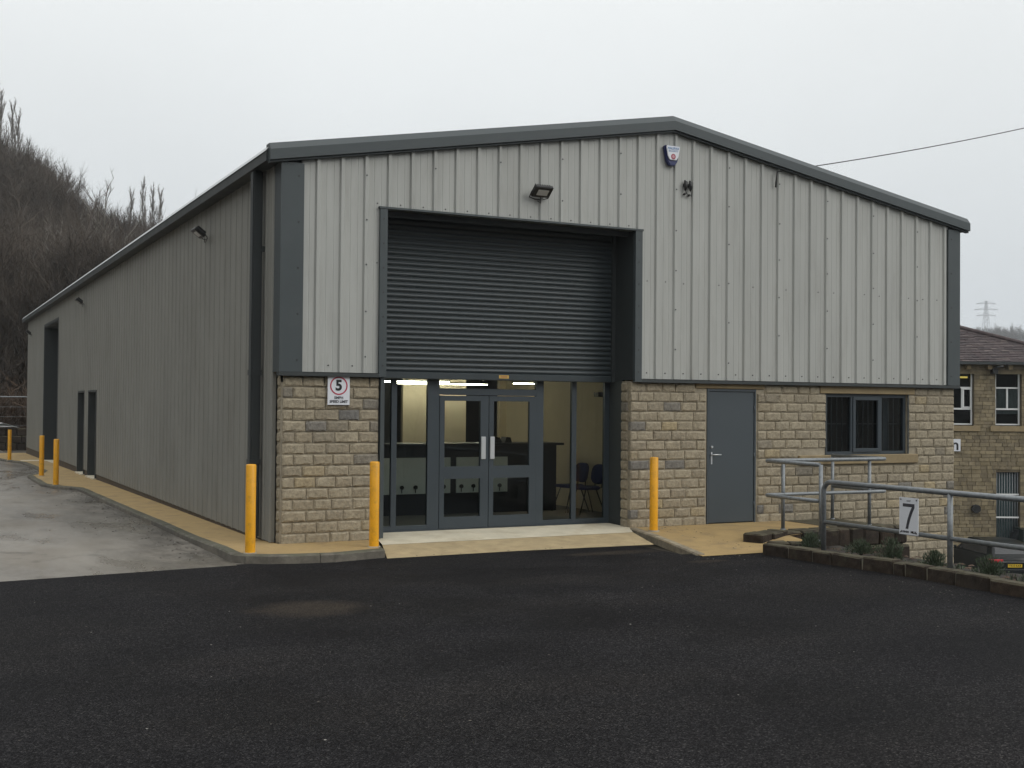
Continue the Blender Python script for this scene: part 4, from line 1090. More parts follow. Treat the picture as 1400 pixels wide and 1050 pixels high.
# ------------------------------------------------------------ planter wall stones
PW = empty('planter_wall', (0, 0, 0)); tag(PW, 'low wall of dark mossy stone blocks edging the planting bed', 'low wall')
def rough_block(l, d_, h_, seed):
    R = random.Random(seed); bm = bmesh.new(); bmesh.ops.create_cube(bm, size=1.0)
    for v in bm.verts: v.co = Vector(((v.co.x) * l, (v.co.y) * d_, (v.co.z) * h_))
    bmesh.ops.bevel(bm, geom=list(bm.edges), offset=min(l, d_, h_) * 0.10, segments=1, affect='EDGES')
    for v in bm.verts: v.co += Vector((R.uniform(-1, 1), R.uniform(-1, 1), R.uniform(-1, 1))) * 0.006
    me = bpy.data.meshes.new('stone'); bm.to_mesh(me); bm.free(); me.materials.append(M['planter']); return me
PMORT = mat('pale_old_mortar', (0.17, 0.155, 0.115), .95, var=.3, vscale=8, bump=.4)
RB = [rough_block(1, 1, 1, i) for i in range(6)]
for me in RB: pass
def blocks_line(x0, y0, x1, y1, zb, zt, depth, ln, parent):
    d_ = Vector((x1 - x0, y1 - y0)); T = d_.length; d_.normalize(); n_ = Vector((-d_.y, d_.x)); t = 0; a = math.atan2(d_.y, d_.x)
    while t < T - 0.05:
        l = ln * random.uniform(0.75, 1.3); l = min(l, T - t)
        c = Vector((x0, y0)) + d_ * (t + l / 2) + n_ * (depth / 2 + random.uniform(-.01, .01))
        hh = (zt - zb) * random.uniform(0.96, 1.05)
        me = rough_block(l - 0.012, depth * random.uniform(.93, 1.05), hh, random.random())
        link('stone', me, parent, (c.x, c.y, zb + hh / 2), (random.uniform(-.015, .015), random.uniform(-.01, .01), a + random.uniform(-.02, .02)))
        t += l
# main run (face towards the yard at x ~5.8)
run = [(5.68, -2.72), (5.80, -3.9), (5.90, -5.0), (5.87, -7.0), (5.86, -16)]
for (xa, ya), (xb, yb) in zip(run, run[1:]): blocks_line(xa, ya, xb, yb, -0.20, 0.05, 0.19, 0.40, PW)
for (xa, ya), (xb, yb) in zip(run, run[1:]):
    q = MB(); dd_ = (Vector((xb - xa, yb - ya, 0))).normalized(); nn2 = Vector((-dd_.y, dd_.x, 0)); A0 = Vector((xa, ya, 0)) + nn2 * .018 + dd_ * .02; B0 = Vector((xb, yb, 0)) + nn2 * .018; C0 = B0 + nn2 * .15; D0 = A0 + nn2 * .15
    q.add([(v_.x, v_.y, z_) for z_ in (-.2, .028) for v_ in (A0, B0, C0, D0)], [(0, 1, 2, 3), (4, 5, 6, 7), (0, 1, 5, 4), (1, 2, 6, 5), (2, 3, 7, 6), (3, 0, 4, 7)]); q.build('mortar_core', PMORT, PW)
# short end run and the retaining wall under the landing
blocks_line(5.84, -2.72, 6.30, -2.86, -0.14, 0.045, 0.20, 0.34, PW)
RW = empty('retaining_wall', (0, 0, 0)); tag(RW, 'dark stone block wall carrying the landing below the bent handrail', 'retaining wall')
blocks_line(6.28, -1.98, 7.05, -1.62, -0.16, 0.06, 0.30, 0.42, RW)
blocks_line(6.98, -1.62, 9.40, -1.60, -0.24, 0.03, 0.36, 0.30, RW)
blocks_line(6.95, -1.66, 9.4, -1.66, -0.52, -0.25, 0.3, 0.34, RW)
blocks_line(7.1, -1.66, 9.4, -1.66, -0.95, -0.60, 0.24, 0.42, RW)
blocks_line(9.36, -1.55, 9.36, -0.1, -0.9, -0.01, 0.22, 0.45, RW)
p = MB(); p.box(6.95, 8.3, -1.22, -0.02, -0.5, -0.012); p.build('landing_slab', M['mortar'], RW)
p = MB(); p.box(8.305, 9.34, -1.22, -0.03, -0.1, 0.004); p.build('landing_edge', M['planter'], RW)

# shrubs in the bed
def shrub(seed, r, hgt):
    R = random.Random(seed); mb = MB()
    for i in range(1100):
        th_, ph = R.uniform(0, 2 * math.pi), math.acos(R.uniform(-0.1, 1)); q = R.random() ** 0.45
        rad = r * q * (0.82 + 0.25 * math.sin(3 * th_ + seed) + 0.15 * math.sin(7 * ph + seed))
        c = Vector((rad * math.sin(ph) * math.cos(th_), rad * math.sin(ph) * math.sin(th_), max(0.01, hgt * 0.15 + hgt * 0.85 * q * math.cos(ph))))
        up_ = (c + Vector((R.uniform(-.5, .5) * r, R.uniform(-.5, .5) * r, r * .8))).normalized(); sd = up_.cross(Vector((R.uniform(-1, 1), R.uniform(-1, 1), .2))).normalized()
        l, w_ = R.uniform(.022, .042), R.uniform(.004, .008)
        mb.add([c - sd * w_, c + sd * w_, c + up_ * l], [(0, 1, 2)])
    return mb
plants = [(6.22, -3.05, .15, .20, 'grey-green shrub at the foot of the curved handrail end', 5), (6.42, -3.75, .17, .17, 'low grey-green shrub, second from the curved handrail end', 6),
          (6.35, -4.35, .17, .26, 'tallest grey-green shrub in the bed, left below the 7 sign', 7), (6.35, -5.02, .13, .18, 'small round shrub just left of the middle handrail post', 8),
          (6.3, -5.85, .17, .22, 'shrub just right of the middle handrail post before the black car', 9), (6.35, -6.45, .17, .24, 'shrub at the right picture edge in the planting bed', 10)]
for x, y, r, hg, lab, sd_ in plants:
    e_ = empty('shrub', (x, y, -0.02)); tag(e_, lab, 'shrub', 'young shrubs in the planting bed')
    shrub(sd_, r * 1.1, hg * 1.1).build('foliage', M['leaf'], e_)
    p = MB()
    for k in range(7):
        a = k * 0.9; p.tube([(0, 0, -0.02), (math.cos(a) * r * .3, math.sin(a) * r * .3, hg * .4), (math.cos(a) * r * .6, math.sin(a) * r * .6, hg * .8)], [.006, .004, .002], 5)
    p.build('stems', M['bark'], e_)
wd_ = MB()
for _ in range(150):
    wx, wy = random.uniform(6.0, 6.95), random.uniform(-9, -3.0); wr = random.uniform(.02, .06)
    for k in range(14):
        a = random.uniform(0, 6.28); q_ = Vector((wx + random.uniform(-wr, wr), wy + random.uniform(-wr, wr), -0.07)); tp = q_ + Vector((math.cos(a) * .03, math.sin(a) * .03, random.uniform(.03, .08))); sd = Vector((-math.sin(a), math.cos(a), 0)) * .006
        wd_.add([q_ - sd, q_ + sd, tp], [(0, 1, 2)])
tag(wd_.build('bed_weeds', M['leaf']), kind='stuff')
# leaf litter and weeds over the bed, gravel along kerbs, chips on the asphalt
def scatter(name, pts, smin, smax, matl, flat=0.5):
    mb = MB()
    for (x, y, z) in pts:
        s_ = random.uniform(smin, smax); a = random.uniform(0, 6.28)
        v = []
        for k in range(5):
            b2 = a + k * 1.256; rr = s_ * random.uniform(.7, 1.2); v.append((x + rr * math.cos(b2), y + rr * math.sin(b2), z))
        v.append((x + random.uniform(-.2, .2) * s_, y, z + s_ * flat))
        mb.add(v, [(0, 1, 5), (1, 2, 5), (2, 3, 5), (3, 4, 5), (4, 0, 5)])
    return tag(mb.build(name, matl), kind='stuff')
def uni(a, b_): return random.uniform(a, b_)
pts = [(uni(-1.9, 0) * abs(random.gauss(0, .3)) - 0.90, uni(-.5, 24), 0) for _ in range(700)]
pts = [(x, y, yz(y) + .002) for x, y, _ in pts]
scatter('loose_gravel', pts, .005, .022, M['chips'])
pts = [(uni(-12, 5.6), uni(-13, -1.5), -0.098) for _ in range(420)] + [(5.6 - abs(random.gauss(0, .35)), uni(-9, -2.8), -0.098) for _ in range(170)] + [(uni(4.5, 5.6), -2.6 - abs(random.gauss(0, .18)), -.098) for _ in range(60)]
scatter('asphalt_chips', pts, .004, .011, M['chips'], .25)
pts = [(uni(6.1, 7.0), uni(-9, -2.9), uni(-.06, -.03)) for _ in range(420)]
scatter('leaf_litter', pts, .015, .04, mat('dead_leaves', (0.07, 0.042, 0.026), .9, var=.5, vscale=14), .35)
pts = []
for _ in range(60):
    y_ = uni(-2.4, -0.1); pts.append((uni(5.6, 6.2), y_, fz(y_) + .001))
for _ in range(70): pts.append((uni(1.3, 4.9), -1.1 + abs(random.gauss(0, .12)) * 1.2 - .05, -.092))
scatter('paving_grit', pts, .006, .02, M['chips'], .3)

# overhead cable
p = MB(); A = Vector((8.05, -0.12, 5.60)); 
tag_pt = CAM + (fv * 1628.84 + r2 * (1400 - 700) - u2 * (170 - 525)) .normalized() * 0
dB = (fv * FPX + r2 * 1100 - u2 * (60 - 525)).normalized(); B = CAM + dB * 34
ptsW = []
for i in range(25):
    t = i / 24; q = A.lerp(B, t); q.z -= 1.2 * t * (1 - t); ptsW.append(q)
p.tube(ptsW, 0.009, 5); tag(p.build('overhead_cable', M['blk']), 'thin overhead cable rising from the gable to the right', 'cable')
p = MB(); p.tube([(8.05, -0.12, 5.60), (8.04, -0.10, 5.45), (8.04, -0.09, 5.35)], 0.014, 6); tag(p.build('cable_anchor', M['blk']), 'short dark anchor holding the overhead cable under the verge', 'cable anchor')
pb = Vector((B.x, B.y, float(H(B.x, B.y))))
p = MB(); p.tube([pb, (pb.x, pb.y, B.z + 0.4)], [0.16, 0.11], 10); po = p.build('utility_pole', M['bark']); tag(po, 'wooden pole outside the frame carrying the overhead cable', 'pole')

# ================================================================== THE MILL (depth 48 m, square to the view)
YAWR = YAW
def at(depth, lat, z=0.0):
    """point at a horizontal distance along and across the view direction"""
    return Vector((CAM.x + math.sin(-YAW) * depth + math.cos(YAW) * lat, CAM.y + math.cos(YAW) * depth + math.sin(YAW) * lat, z))
def zpx(py, depth, px=1340): return CAM.z + depth * (math.tan(PITCH) + (525 + (px - 700) * math.tan(ROLL) * 1.0 - py) / FPX)
DM = 48.0; o = at(DM, 0.0, 0.0)
ML = empty('mill_building', (o.x, o.y, 0), YAW); tag(ML, 'old stone mill building with slate roof and white sash windows behind the unit', 'mill')
def lx(px, d_=DM): return (px - 700) / FPX * d_
zE = zpx(497, DM); xl, xr = lx(1150), lx(1478)
wins = [(lx(1297), lx(1331.5)), (lx(1361), lx(1396.5)), (lx(1425), lx(1460))]
wz1, wz0 = zpx(508, DM), zpx(582, DM)
dwx0, dwx1, dwz1, dwz0 = lx(1362), lx(1394.5), zpx(645, DM), zpx(742, DM)
# mortar wall with openings
mw = MB()
cuts = sorted(set([xl, xr] + sum(([a, b_] for a, b_ in wins), []) + [dwx0, dwx1]))
for a, b_ in zip(cuts, cuts[1:]):
    mid = (a + b_) / 2; holes = []
    if any(p0 < mid < p1 for p0, p1 in wins): holes.append((wz0, wz1))
    if dwx0 < mid < dwx1: holes.append((dwz0, dwz1))
    holes.sort(); z = LOW - 0.8
    for h0, h1 in holes: mw.box(a, b_, 0.0, 0.5, z, h0); z = h1
    mw.box(a, b_, 0.0, 0.5, z, zE)
mwo = mw.build('mill_wall', M['millmort'], ML)
mb = MB(); mb.box(xl, xr, 0.6, 14, LOW - .8, zE - .1); mb.build('inner_block', M['indark'], ML)
ms = MB(); R = random.Random(3); z = LOW + 0.3; chh = 0.155
zmin = zpx(800, DM)
while z < zE - 0.05:
    x = lx(1285) - R.uniform(0, .3); hh = chh * R.uniform(.85, 1.15)
    while x < xr:
        l = R.uniform(.2, .42); x1_ = min(x + l, xr)
        blk = False
        for (a, b_), (h0, h1) in [(w_, (wz0, wz1)) for w_ in wins] + [((dwx0, dwx1), (dwz0, dwz1))]:
            if z + hh > h0 + .02 and z < h1 - .02 and x1_ > a and x < b_:
                if x < a - .06: x1_ = a
                else: blk = True; nxt = b_
        if blk: x = nxt + 0.001; continue
        if x1_ - x > .05:
            dy = R.uniform(-.02, .0)
            ms.box(x + .008, x1_ - .008, -0.025 + dy, 0.02, z + .008, z + hh - .008)
        x = x1_
    z += hh
ms.build('stone', M['mill'], mwo, kind='stuff')
for wi, (a, b_) in enumerate(wins):
    f = MB(); ring(f, a + .02, b_ - .02, wz0 + .03, wz1 - .02, .055, 0.12, 0.2)
    H1, H2 = wz1 - (530 - 508) / 33.9, wz1 - (559 - 508) / 33.9
    f.box(a + .07, b_ - .07, .12, .2, H1 - .03, H1 + .03); f.box(a + .07, b_ - .07, .11, .2, H2 - .035, H2 + .035)
    xm = (a + b_) / 2 + (.0 if wi else .08); f.box(xm - .03, xm + .03, .11, .2, H2 + .03, H1 - .03)
    wo_ = f.build('window', M['pvc'], ML)
    g1 = MB(); g1.box(a + .05, b_ - .05, .16, .17, wz0 + .06, wz1 - .05); g1.build('pane', M['tint'], wo_)
    bk_ = MB(); bk_.box(a - .1, b_ + .1, .5, .55, wz0 - .1, wz1 + .1)
    bk_.build('room', M['indark'], wo_)
    if wi == 1:
        cu = MB(); cu.box(a + .05, b_ - .05, .22, .25, H2 + .04, H1 - .02); cu.build('curtain', M['curtain'], wo_)
        cu = MB(); cu.box(a + .05, b_ - .05, .22, .25, H2 - .2, H2 - .04); cu.build('curtain', M['curtain'], wo_)
    if wi == 0:
        lt = MB(); lt.box(a + .35, b_ - .12, .35, .4, wz1 - .26, wz1 - .19); lt.build('lit_lamp', M['warm'], wo_)
        cs_ = MB(); ring(cs_, xm + .02, b_ - .06, H2 + .04, H1 - .03, .05, .09, .13); cs_.build('casement', M['pvc'], wo_)
    sl1 = MB(); sl1.box(a - .22, b_ + .22, -.10, .12, wz0 - .22, wz0 + .0); sl1.build('window_sill', M['lintel'], ML)
    l1 = MB(); l1.box(a - .2, b_ + .2, -.05, .1, wz1, wz1 + .25); l1.build('lintel', M['mill'], ML)
# barred lower window
f = MB(); ring(f, dwx0 + .02, dwx1 - .02, dwz0, dwz1, .05, .14, .2); f.box(dwx1 - .18, dwx1 - .13, .14, .2, dwz0, dwz1); bo = f.build('barred_window', M['trim_dark'], ML)
g1 = MB(); g1.box(dwx0 + .05, dwx1 - .05, .17, .18, dwz0 + .05, dwz1 - .05); g1.build('pane', mat('teal_glass', (.03, .055, .058), .2), bo)
x = dwx0 + .05
while x < dwx1 - .05:
    q = MB(); q.tube([(x, .05, dwz0), (x, .05, dwz1 - .02)], .014, 6); q.build('bar', M['galv'], bo); x += .105
for zz in (dwz1 - .93, dwz1 - 1.85, dwz0 + .02):
    q = MB(); q.box(dwx0, dwx1 - .02, .03, .048, zz, zz + .06); q.build('cross_bar', M['pvc'], bo)
# roof: front slope with hip, slates laid in courses
ex0, ex1, ey = xl - .1, xr + .35, -0.35
sl_r = math.tan(math.radians(22)); ridge_h = 3.6
run_ = ridge_h / sl_r
hipx = ex1 - (ex1 - lx(1306)) * 1.0
# hip line: at x=lx(1308) the edge shows at py 441, at 1400 py 473
def hip_y(x):       # how far up the slope the roof reaches at x
    return max(0.0, (ex1 - x) * 1.05)
rf = MB(); rf.add([(ex0, ey, zE + .05), (ex1, ey, zE + .05), (ex1 - run_, ey + run_, zE + .05 + ridge_h), (ex0, ey + run_, zE + .05 + ridge_h), (ex0, ey, zE - .02), (ex1, ey, zE - .02), (ex1, ey + run_ * 2, zE - .02), (ex0, ey + run_ * 2, zE - .02), (ex1, ey + 2 * run_, zE + .05), (ex0, ey + 2 * run_, zE + .05)],
                  [(0, 1, 2, 3), (0, 4, 5, 1), (1, 5, 6, 8), (1, 8, 2), (2, 8, 9, 3), (4, 7, 6, 5), (6, 7, 9, 8), (0, 3, 9, 7, 4)]); roof_o = rf.build('roof', M['slate'], ML)
ss_ = MB(); rr_ = 0
cv = 0.21; t = 0.0; nrm = Vector((0, -math.sin(math.radians(22)), math.cos(math.radians(22)))); upv = Vector((0, math.cos(math.radians(22)), math.sin(math.radians(22))))
while t < run_ / math.cos(math.radians(22)) - .2:
    yo_ = t * math.cos(math.radians(22)); xmax = ex1 - yo_ - .05; x = lx(1285) - (rr_ % 2) * .15 - R.uniform(0, .1)
    while x < xmax:
        wd = R.uniform(.22, .36); x1_ = min(x + wd, xmax)
        b0 = Vector((0, ey, zE + .05)) + upv * (t - .02 + R.uniform(-.012, .012)); b1 = Vector((0, ey, zE + .05)) + upv * (t + cv + .05)
        h0 = nrm * (.045 + R.uniform(-.006, .012)); h1 = nrm * .012
        vs = []
        for xx in (x + .006, x1_ - .006):
            for bb_, hhh in ((b0, 0.018), (b0, None), (b1, None), (b1, 0.002)):
                n_ = (h0 if bb_ is b0 else h1) if hhh is None else nrm * hhh
                vs.append((xx, bb_.y + n_.y, bb_.z + n_.z))
        ss_.add(vs, [(0, 1, 2, 3), (7, 6, 5, 4), (1, 5, 6, 2), (0, 4, 5, 1), (3, 2, 6, 7)])
        x = x1_
    t += cv; rr_ += 1
ss_.build('slate', M['slate'], roof_o, kind='stuff')
hp = MB(); pa = Vector((ex1, ey, zE + .12)); pb_ = Vector((ex1 - run_, ey + run_, zE + .12 + ridge_h)); hp.tube([pa, pb_], .09, 8); hp.tube([pb_, (ex0, ey + run_, zE + .12 + ridge_h)], .1, 8); hp.build('ridge_tiles', M['slate'], roof_o)
gt = MB(); gt.prism([(ey - .12, zE - .05), (ey + .03, zE - .05), (ey + .03, zE + .05), (ey - .12, zE + .06)], 0, ex0, ex1); gt.build('gutter', M['trim_dark'], ML)
x = lx(1290)
while x < xr:
    q = MB(); q.box(x, x + .16, ey + .05, -.028, zE - .24, zE - .052); q.build('corbel', M['lintel'], ML); x += 0.84
ev = MB(); ev.box(xl, xr, -.06, .0, zE - .42, zE - .26); ev.build('eaves_course', M['mill'], ML)
q = MB(); q.box(lx(1353), lx(1360), -.35, -.06, zE - .42, zE - .22); q.tube([(lx(1357), -.05, zE - .3), (lx(1357), -.4, zE - .15), (lx(1366), -.45, zE - .12)], .05, 6)
tag(q.build('security_lamp', M['blk']), 'black lamp under the mill eaves between the two windows', 'lamp'); bpy.data.objects['security_lamp'].location = (o.x, o.y, 0); bpy.data.objects['security_lamp'].rotation_euler = (0, 0, YAW)
q = MB(); q.tube([(lx(1333), -.03, zpx(695, DM)), (lx(1333), -.22, zpx(695, DM))], .17, 14); v_ = q.build('wall_vent', M['blk'], None, (o.x, o.y, 0), YAW); tag(v_, 'round black vent on the mill wall', 'vent')
# sign on the mill
sx0, sx1, sz0, sz1 = lx(1296), lx(1312.5), zpx(617, DM), zpx(600.5, DM)
ms_ = empty('mill_sign', (o.x, o.y, 0), YAW); tag(ms_, 'small white sign on the mill wall half hidden by the unit corner', 'sign')
q = MB(); q.box(sx0, sx1, -.08, -.045, sz0, sz1); q.build('plate', M['white'], ms_)
text('lettering', 'n', 0.62, M['black'], ms_, (lx(1305.2), -.083, (sz0 + sz1) / 2 - .0), bold=0.012)

# ------------------------------------------------------------ parked cars on the lower yard
def car(lab, loc, rz, paint, plate_text):
    c = empty('parked_car', loc, rz); tag(c, lab, 'car', 'cars parked below the bed')
    # body sections along y (0 = rear, 4.6 = front): lower width, beltline, roof
    secs = [(0.0, .50, .55, .80, None), (0.06, .30, .82, 1.0, None), (0.35, .24, .88, 1.02, None), (1.2, .22, .90, .98, None), (2.6, .22, .90, .96, None), (3.3, .22, .89, .92, None), (4.3, .26, .84, .76, None), (4.6, .42, .62, .62, None)]
    mb = MB(); rows = []
    for (y_, z0, hw, zt, _) in secs:
        rows.append([(-hw * .92, y_, z0), (-hw, y_, z0 + .12), (-hw, y_, (z0 + zt) / 2), (-hw * .96, y_, zt - .05), (-hw * .88, y_, zt), (0, y_, zt + .02), (hw * .88, y_, zt), (hw * .96, y_, zt - .05), (hw, y_, (z0 + zt) / 2), (hw, y_, z0 + .12), (hw * .92, y_, z0)])
    n_ = 11; vs = sum(rows, []); fs = []
    for j in range(len(rows) - 1):
        for i in range(n_):
            a = j * n_ + i; b2 = j * n_ + (i + 1) % n_; fs.append((a, b2, b2 + n_, a + n_))
    fs += [tuple(range(n_)), tuple((len(rows) - 1) * n_ + i for i in reversed(range(n_)))]
    mb.add(vs, fs, True); bo_ = mb.build('body', paint, c)
    mb = MB(); gh = [(0.12, .78, 1.0), (0.42, .62, 1.42), (1.2, .64, 1.48), (2.3, .63, 1.46), (3.1, .78, .96)]
    vs = []
    for (y_, hw, z_) in gh: vs += [(-hw, y_, z_), (hw, y_, z_)]
    low_ = [(-.80, .12, .95), (.80, .12, .95), (-.82, 3.1, .93), (.82, 3.1, .93)]
    vs += low_
    fs = [(2 * i, 2 * i + 1, 2 * i + 3, 2 * i + 2) for i in range(4)] + [(0, 2, 4, 6, 8, 12, 10), (1, 11, 13, 9, 7, 5, 3), (0, 10, 11, 1), (8, 9, 13, 12)]
    mb.add(vs, fs); mb.build('cabin', paint, c)
    mb = MB(); mb.add([(-.66, .175, 1.07), (.66, .175, 1.07), (.56, .40, 1.385), (-.56, .40, 1.385)], [(0, 1, 2, 3)]); mb.v = [(v[0], v[1] - .012, v[2]) for v in mb.v]; mb.build('rear_window', M['carglass'], c)
    for s_ in (-1, 1):
        mb = MB(); mb.add([(s_ * .80, .5, 1.03), (s_ * .805, 2.85, 1.0), (s_ * .655, 2.3, 1.41), (s_ * .655, .7, 1.41)], [(0, 1, 2, 3)]); mb.build('side_window', M['carglass'], c)
        mb = MB(); mb.box(.42 if s_ > 0 else -.90, .90 if s_ > 0 else -.42, -.014, .25, .79, .90); bevel(mb.build('tail_light', M['redlens'], c), .02)
        for y_ in (.85, 3.7):
            mb = MB(); mb.tube([(s_ * .70, y_, .32), (s_ * .905, y_, .32)], .32, 24); wh = mb.build('wheel', M['rubber'], c)
            mb = MB(); mb.tube([(s_ * .90, y_, .32), (s_ * .912, y_, .32)], .21, 18); mb.build('rim', M['chrome'], wh)
        mb = MB(); mb.box(s_ * .98 - .08, s_ * .98 + .08, 2.75, 2.85, .98, 1.10); bevel(mb.build('wing_mirror', paint, c), .02)
    mb = MB(); mb.box(-.60, .60, -.016, .03, .80, .825); mb.build('chrome_strip', M['chrome'], c)
    mb = MB(); mb.box(-.26, .26, -.018, .02, .62, .735); pl_ = mb.build('number_plate', M['plate'], c)
    text('lettering', plate_text, .11, M['black'], pl_, (0, -.0195, .678), bold=.002, sx=.85)
    mb = MB(); mb.box(-.80, .80, -.05, .12, .32, .56); bevel(mb.build('bumper', paint, c), .03)
    return c
q = at(42.5, lx(1388, 42.5)); zq = LOW - 0.03 - 0.006 * q.y
car('black estate car with red tail light seen past the handrail post', (q.x, q.y, zq), YAW + 0.06, M['paintcar'], 'YX15 KXA')
q = at(47.0, lx(1428, 47.0)); zq = LOW - 0.03 - 0.006 * q.y
car('dark green car at the right picture edge beside the black one', (q.x, q.y, zq + .05), YAW + 0.1, M['paintcar2'], 'YJ08 KTO')

# ================================================================== FAR LEFT
lw = empty('low_wall', (0, 0, 0)); tag(lw, 'low dark stone wall closing the yard at the foot of the wooded hill', 'low wall')
zz = -0.42
x = -9.0
lwm = MB()
for k in range(46):
    l = random.uniform(.4, .7)
    for c_ in range(3):
        me = rough_block(l - .02, .35, .33, random.random()); link('stone', me, lw, (x + l / 2 + (c_ % 2) * .2, 43.2 + random.uniform(-.03, .03), zz + .17 + c_ * .33))
    x += l
    if x > 8: break
fe = empty('wire_fence', (0, 0, 0)); tag(fe, 'post and rail fence above the low wall at the far left', 'fence')
for k in range(9):
    q = MB(); q.tube([(-9 + k * 2.1, 43.9, -.5), (-9 + k * 2.1, 43.9, 2.05)], .035, 6); q.build('post', M['galv'], fe)
q = MB(); q.tube([(-9.2, 43.9, 2.0), (8, 43.9, 2.02)], .028, 6); q.build('rail', M['galv'], fe)
q = MB()
for zz_ in (0.7, 1.1, 1.55): q.tube([(-9.2, 43.9, zz_), (8, 43.9, zz_)], .006, 4)
q.build('wire', M['galv'], fe)
q = MB(); q.add([(0, 0, .0), (.5, -.1, .16), (1.0, .05, .2), (1.5, 0, .05), (1.4, .4, .02), (.9, .5, .22), (.3, .45, .12), (1.7, .2, 0), (-.1, .3, 0)], [(0, 1, 8), (1, 6, 8), (1, 2, 5, 6), (2, 3, 4, 5), (3, 7, 4), (0, 8, 6, 5, 4, 7, 3)])
tag(q.build('white_sheeting', M['pvc'], None, (-1.4, 42.9, 0.62)), 'crumpled white sheeting lying on the low wall by the far bollard', 'sheeting')
tw = link('x', q.mesh('white_sheeting', M['pvc'])); bpy.data.objects.remove(tw)

# ------------------------------------------------------------ bare trees
def branch_tree(seed, hgt, spread, n1=14, n2=7, n3=7, up=0.55, trunk_r=0.16, base=0.22, twr=0.011, topf=.80, conic=False):
    R = random.Random(seed); T = MB(); C = MB()
    def lerp_path(p, d, L_, seg, wob, upb):
        pts_ = [p.copy()]; q = p.copy(); dd = d.copy()
        for i in range(seg):
            dd = (dd + Vector((R.uniform(-wob, wob), R.uniform(-wob, wob), R.uniform(-wob, wob) + upb))).normalized(); q = q + dd * (L_ / seg); pts_.append(q.copy())
        return pts_, dd
    trunk, _ = lerp_path(Vector((0, 0, -.3)), Vector((R.uniform(-.08, .08), R.uniform(-.08, .08), 1)) if not conic else Vector((0, 0, 1)), hgt * topf, 7, .02 if conic else .08, .05)
    T.tube(trunk, [trunk_r * (1 - .88 * i / 7) for i in range(8)], 6, caps=False)
    def pick(pts_, t):
        f_ = t * (len(pts_) - 1); i = min(int(f_), len(pts_) - 2); return pts_[i].lerp(pts_[i + 1], f_ - i)
    for i in range(n1):
        t = base + (1 - base) * (i + R.random() * .8) / n1; t = min(t, .97); p = pick(trunk, t); a = i * 2.4 + R.uniform(-.4, .4)
        tt = (t - base) / (1 - base); L1 = spread * hgt * ((1.05 - .75 * tt) if conic else (.62 + .55 * math.sin(math.pi * min(1, tt * .95)) )) * R.uniform(.7, 1.2)
        d = Vector((math.cos(a), math.sin(a), up + (0 if conic else 1.5 * tt) + R.uniform(-.2, .3))).normalized(); b1, _ = lerp_path(p, d, L1, 4, .16, .08)
        r1 = trunk_r * (1 - t) * .55 + .018; T.tube(b1, [r1 * (1 - .8 * k / 4) for k in range(5)], 4, caps=False)
        for j in range(n2):
            t2 = .2 + .8 * (j + R.random()) / n2; p2 = pick(b1, min(t2, .98)); d2 = (d * (2.6 if conic else 1) + Vector((R.uniform(-1, 1), R.uniform(-1, 1), R.uniform(-.3, .9)))).normalized()
            L2 = L1 * .42 * R.uniform(.7, 1.2); b2, _ = lerp_path(p2, d2, L2, 2, .2, .08); C.tube(b2, [.022, .016, .009], 3, caps=False, smooth=False)
            for k in range(n3):
                p3 = pick(b2, .15 + .85 * R.random()); d3 = (d2 + Vector((R.uniform(-1, 1), R.uniform(-1, 1), R.uniform(-.4, 1)))).normalized(); L3 = L2 * .6 * R.uniform(.5, 1.2); s_ = d3.cross(Vector((R.uniform(-1, 1), R.uniform(-1, 1), 1))).normalized() * twr
                e_ = p3 + d3 * L3; C.add([p3 - s_, p3 + s_, e_], [(0, 1, 2)])
                m_ = p3.lerp(e_, .45); d4 = (d3 + Vector((R.uniform(-1, 1), R.uniform(-1, 1), R.uniform(-.5, .9)))).normalized(); C.add([m_ - s_ * .8, m_ + s_ * .8, m_ + d4 * L3 * .6], [(0, 1, 2)])
    return T, C
TV = []
for s_ in range(5):
    T, C_ = branch_tree(20 + s_, 9.5 + s_ * .5, .27 + .02 * (s_ % 3), 20, 9, 11, up=.8, base=.2, twr=.011)
    TV.append((T.mesh('trunk', M['bark']), C_.mesh('crown', M['twig'])))
T, C_ = branch_tree(51, 10, .27, 32, 8, 6, up=4.6, trunk_r=.06, base=.05, twr=.010, topf=.95, conic=True); POP = (T.mesh('trunk', M['greytwig']), C_.mesh('crown', M['greytwig']))
T, C_ = branch_tree(61, 10, .22, 15, 6, 6, up=1.1, trunk_r=.12, twr=.012); BIR = (T.mesh('trunk', M['palebark']), C_.mesh('crown', M['greytwig']))
def ray_at(px, dist):
    d = fv * FPX + r2 * (px - 700); d.z = 0; d.normalize(); return CAM.x + d.x * dist, CAM.y + d.y * dist
def put_tree(x, y, v, s_, lab, grp, name='bare_tree', dz=0.0):
    e_ = empty(name, (x, y, float(H(x, y)) + dz), random.uniform(0, 6.28)); e_.scale = (s_, s_, s_); tag(e_, lab, 'tree', grp)
    link('trunk', v[0], e_); link('crown', v[1], e_); return e_
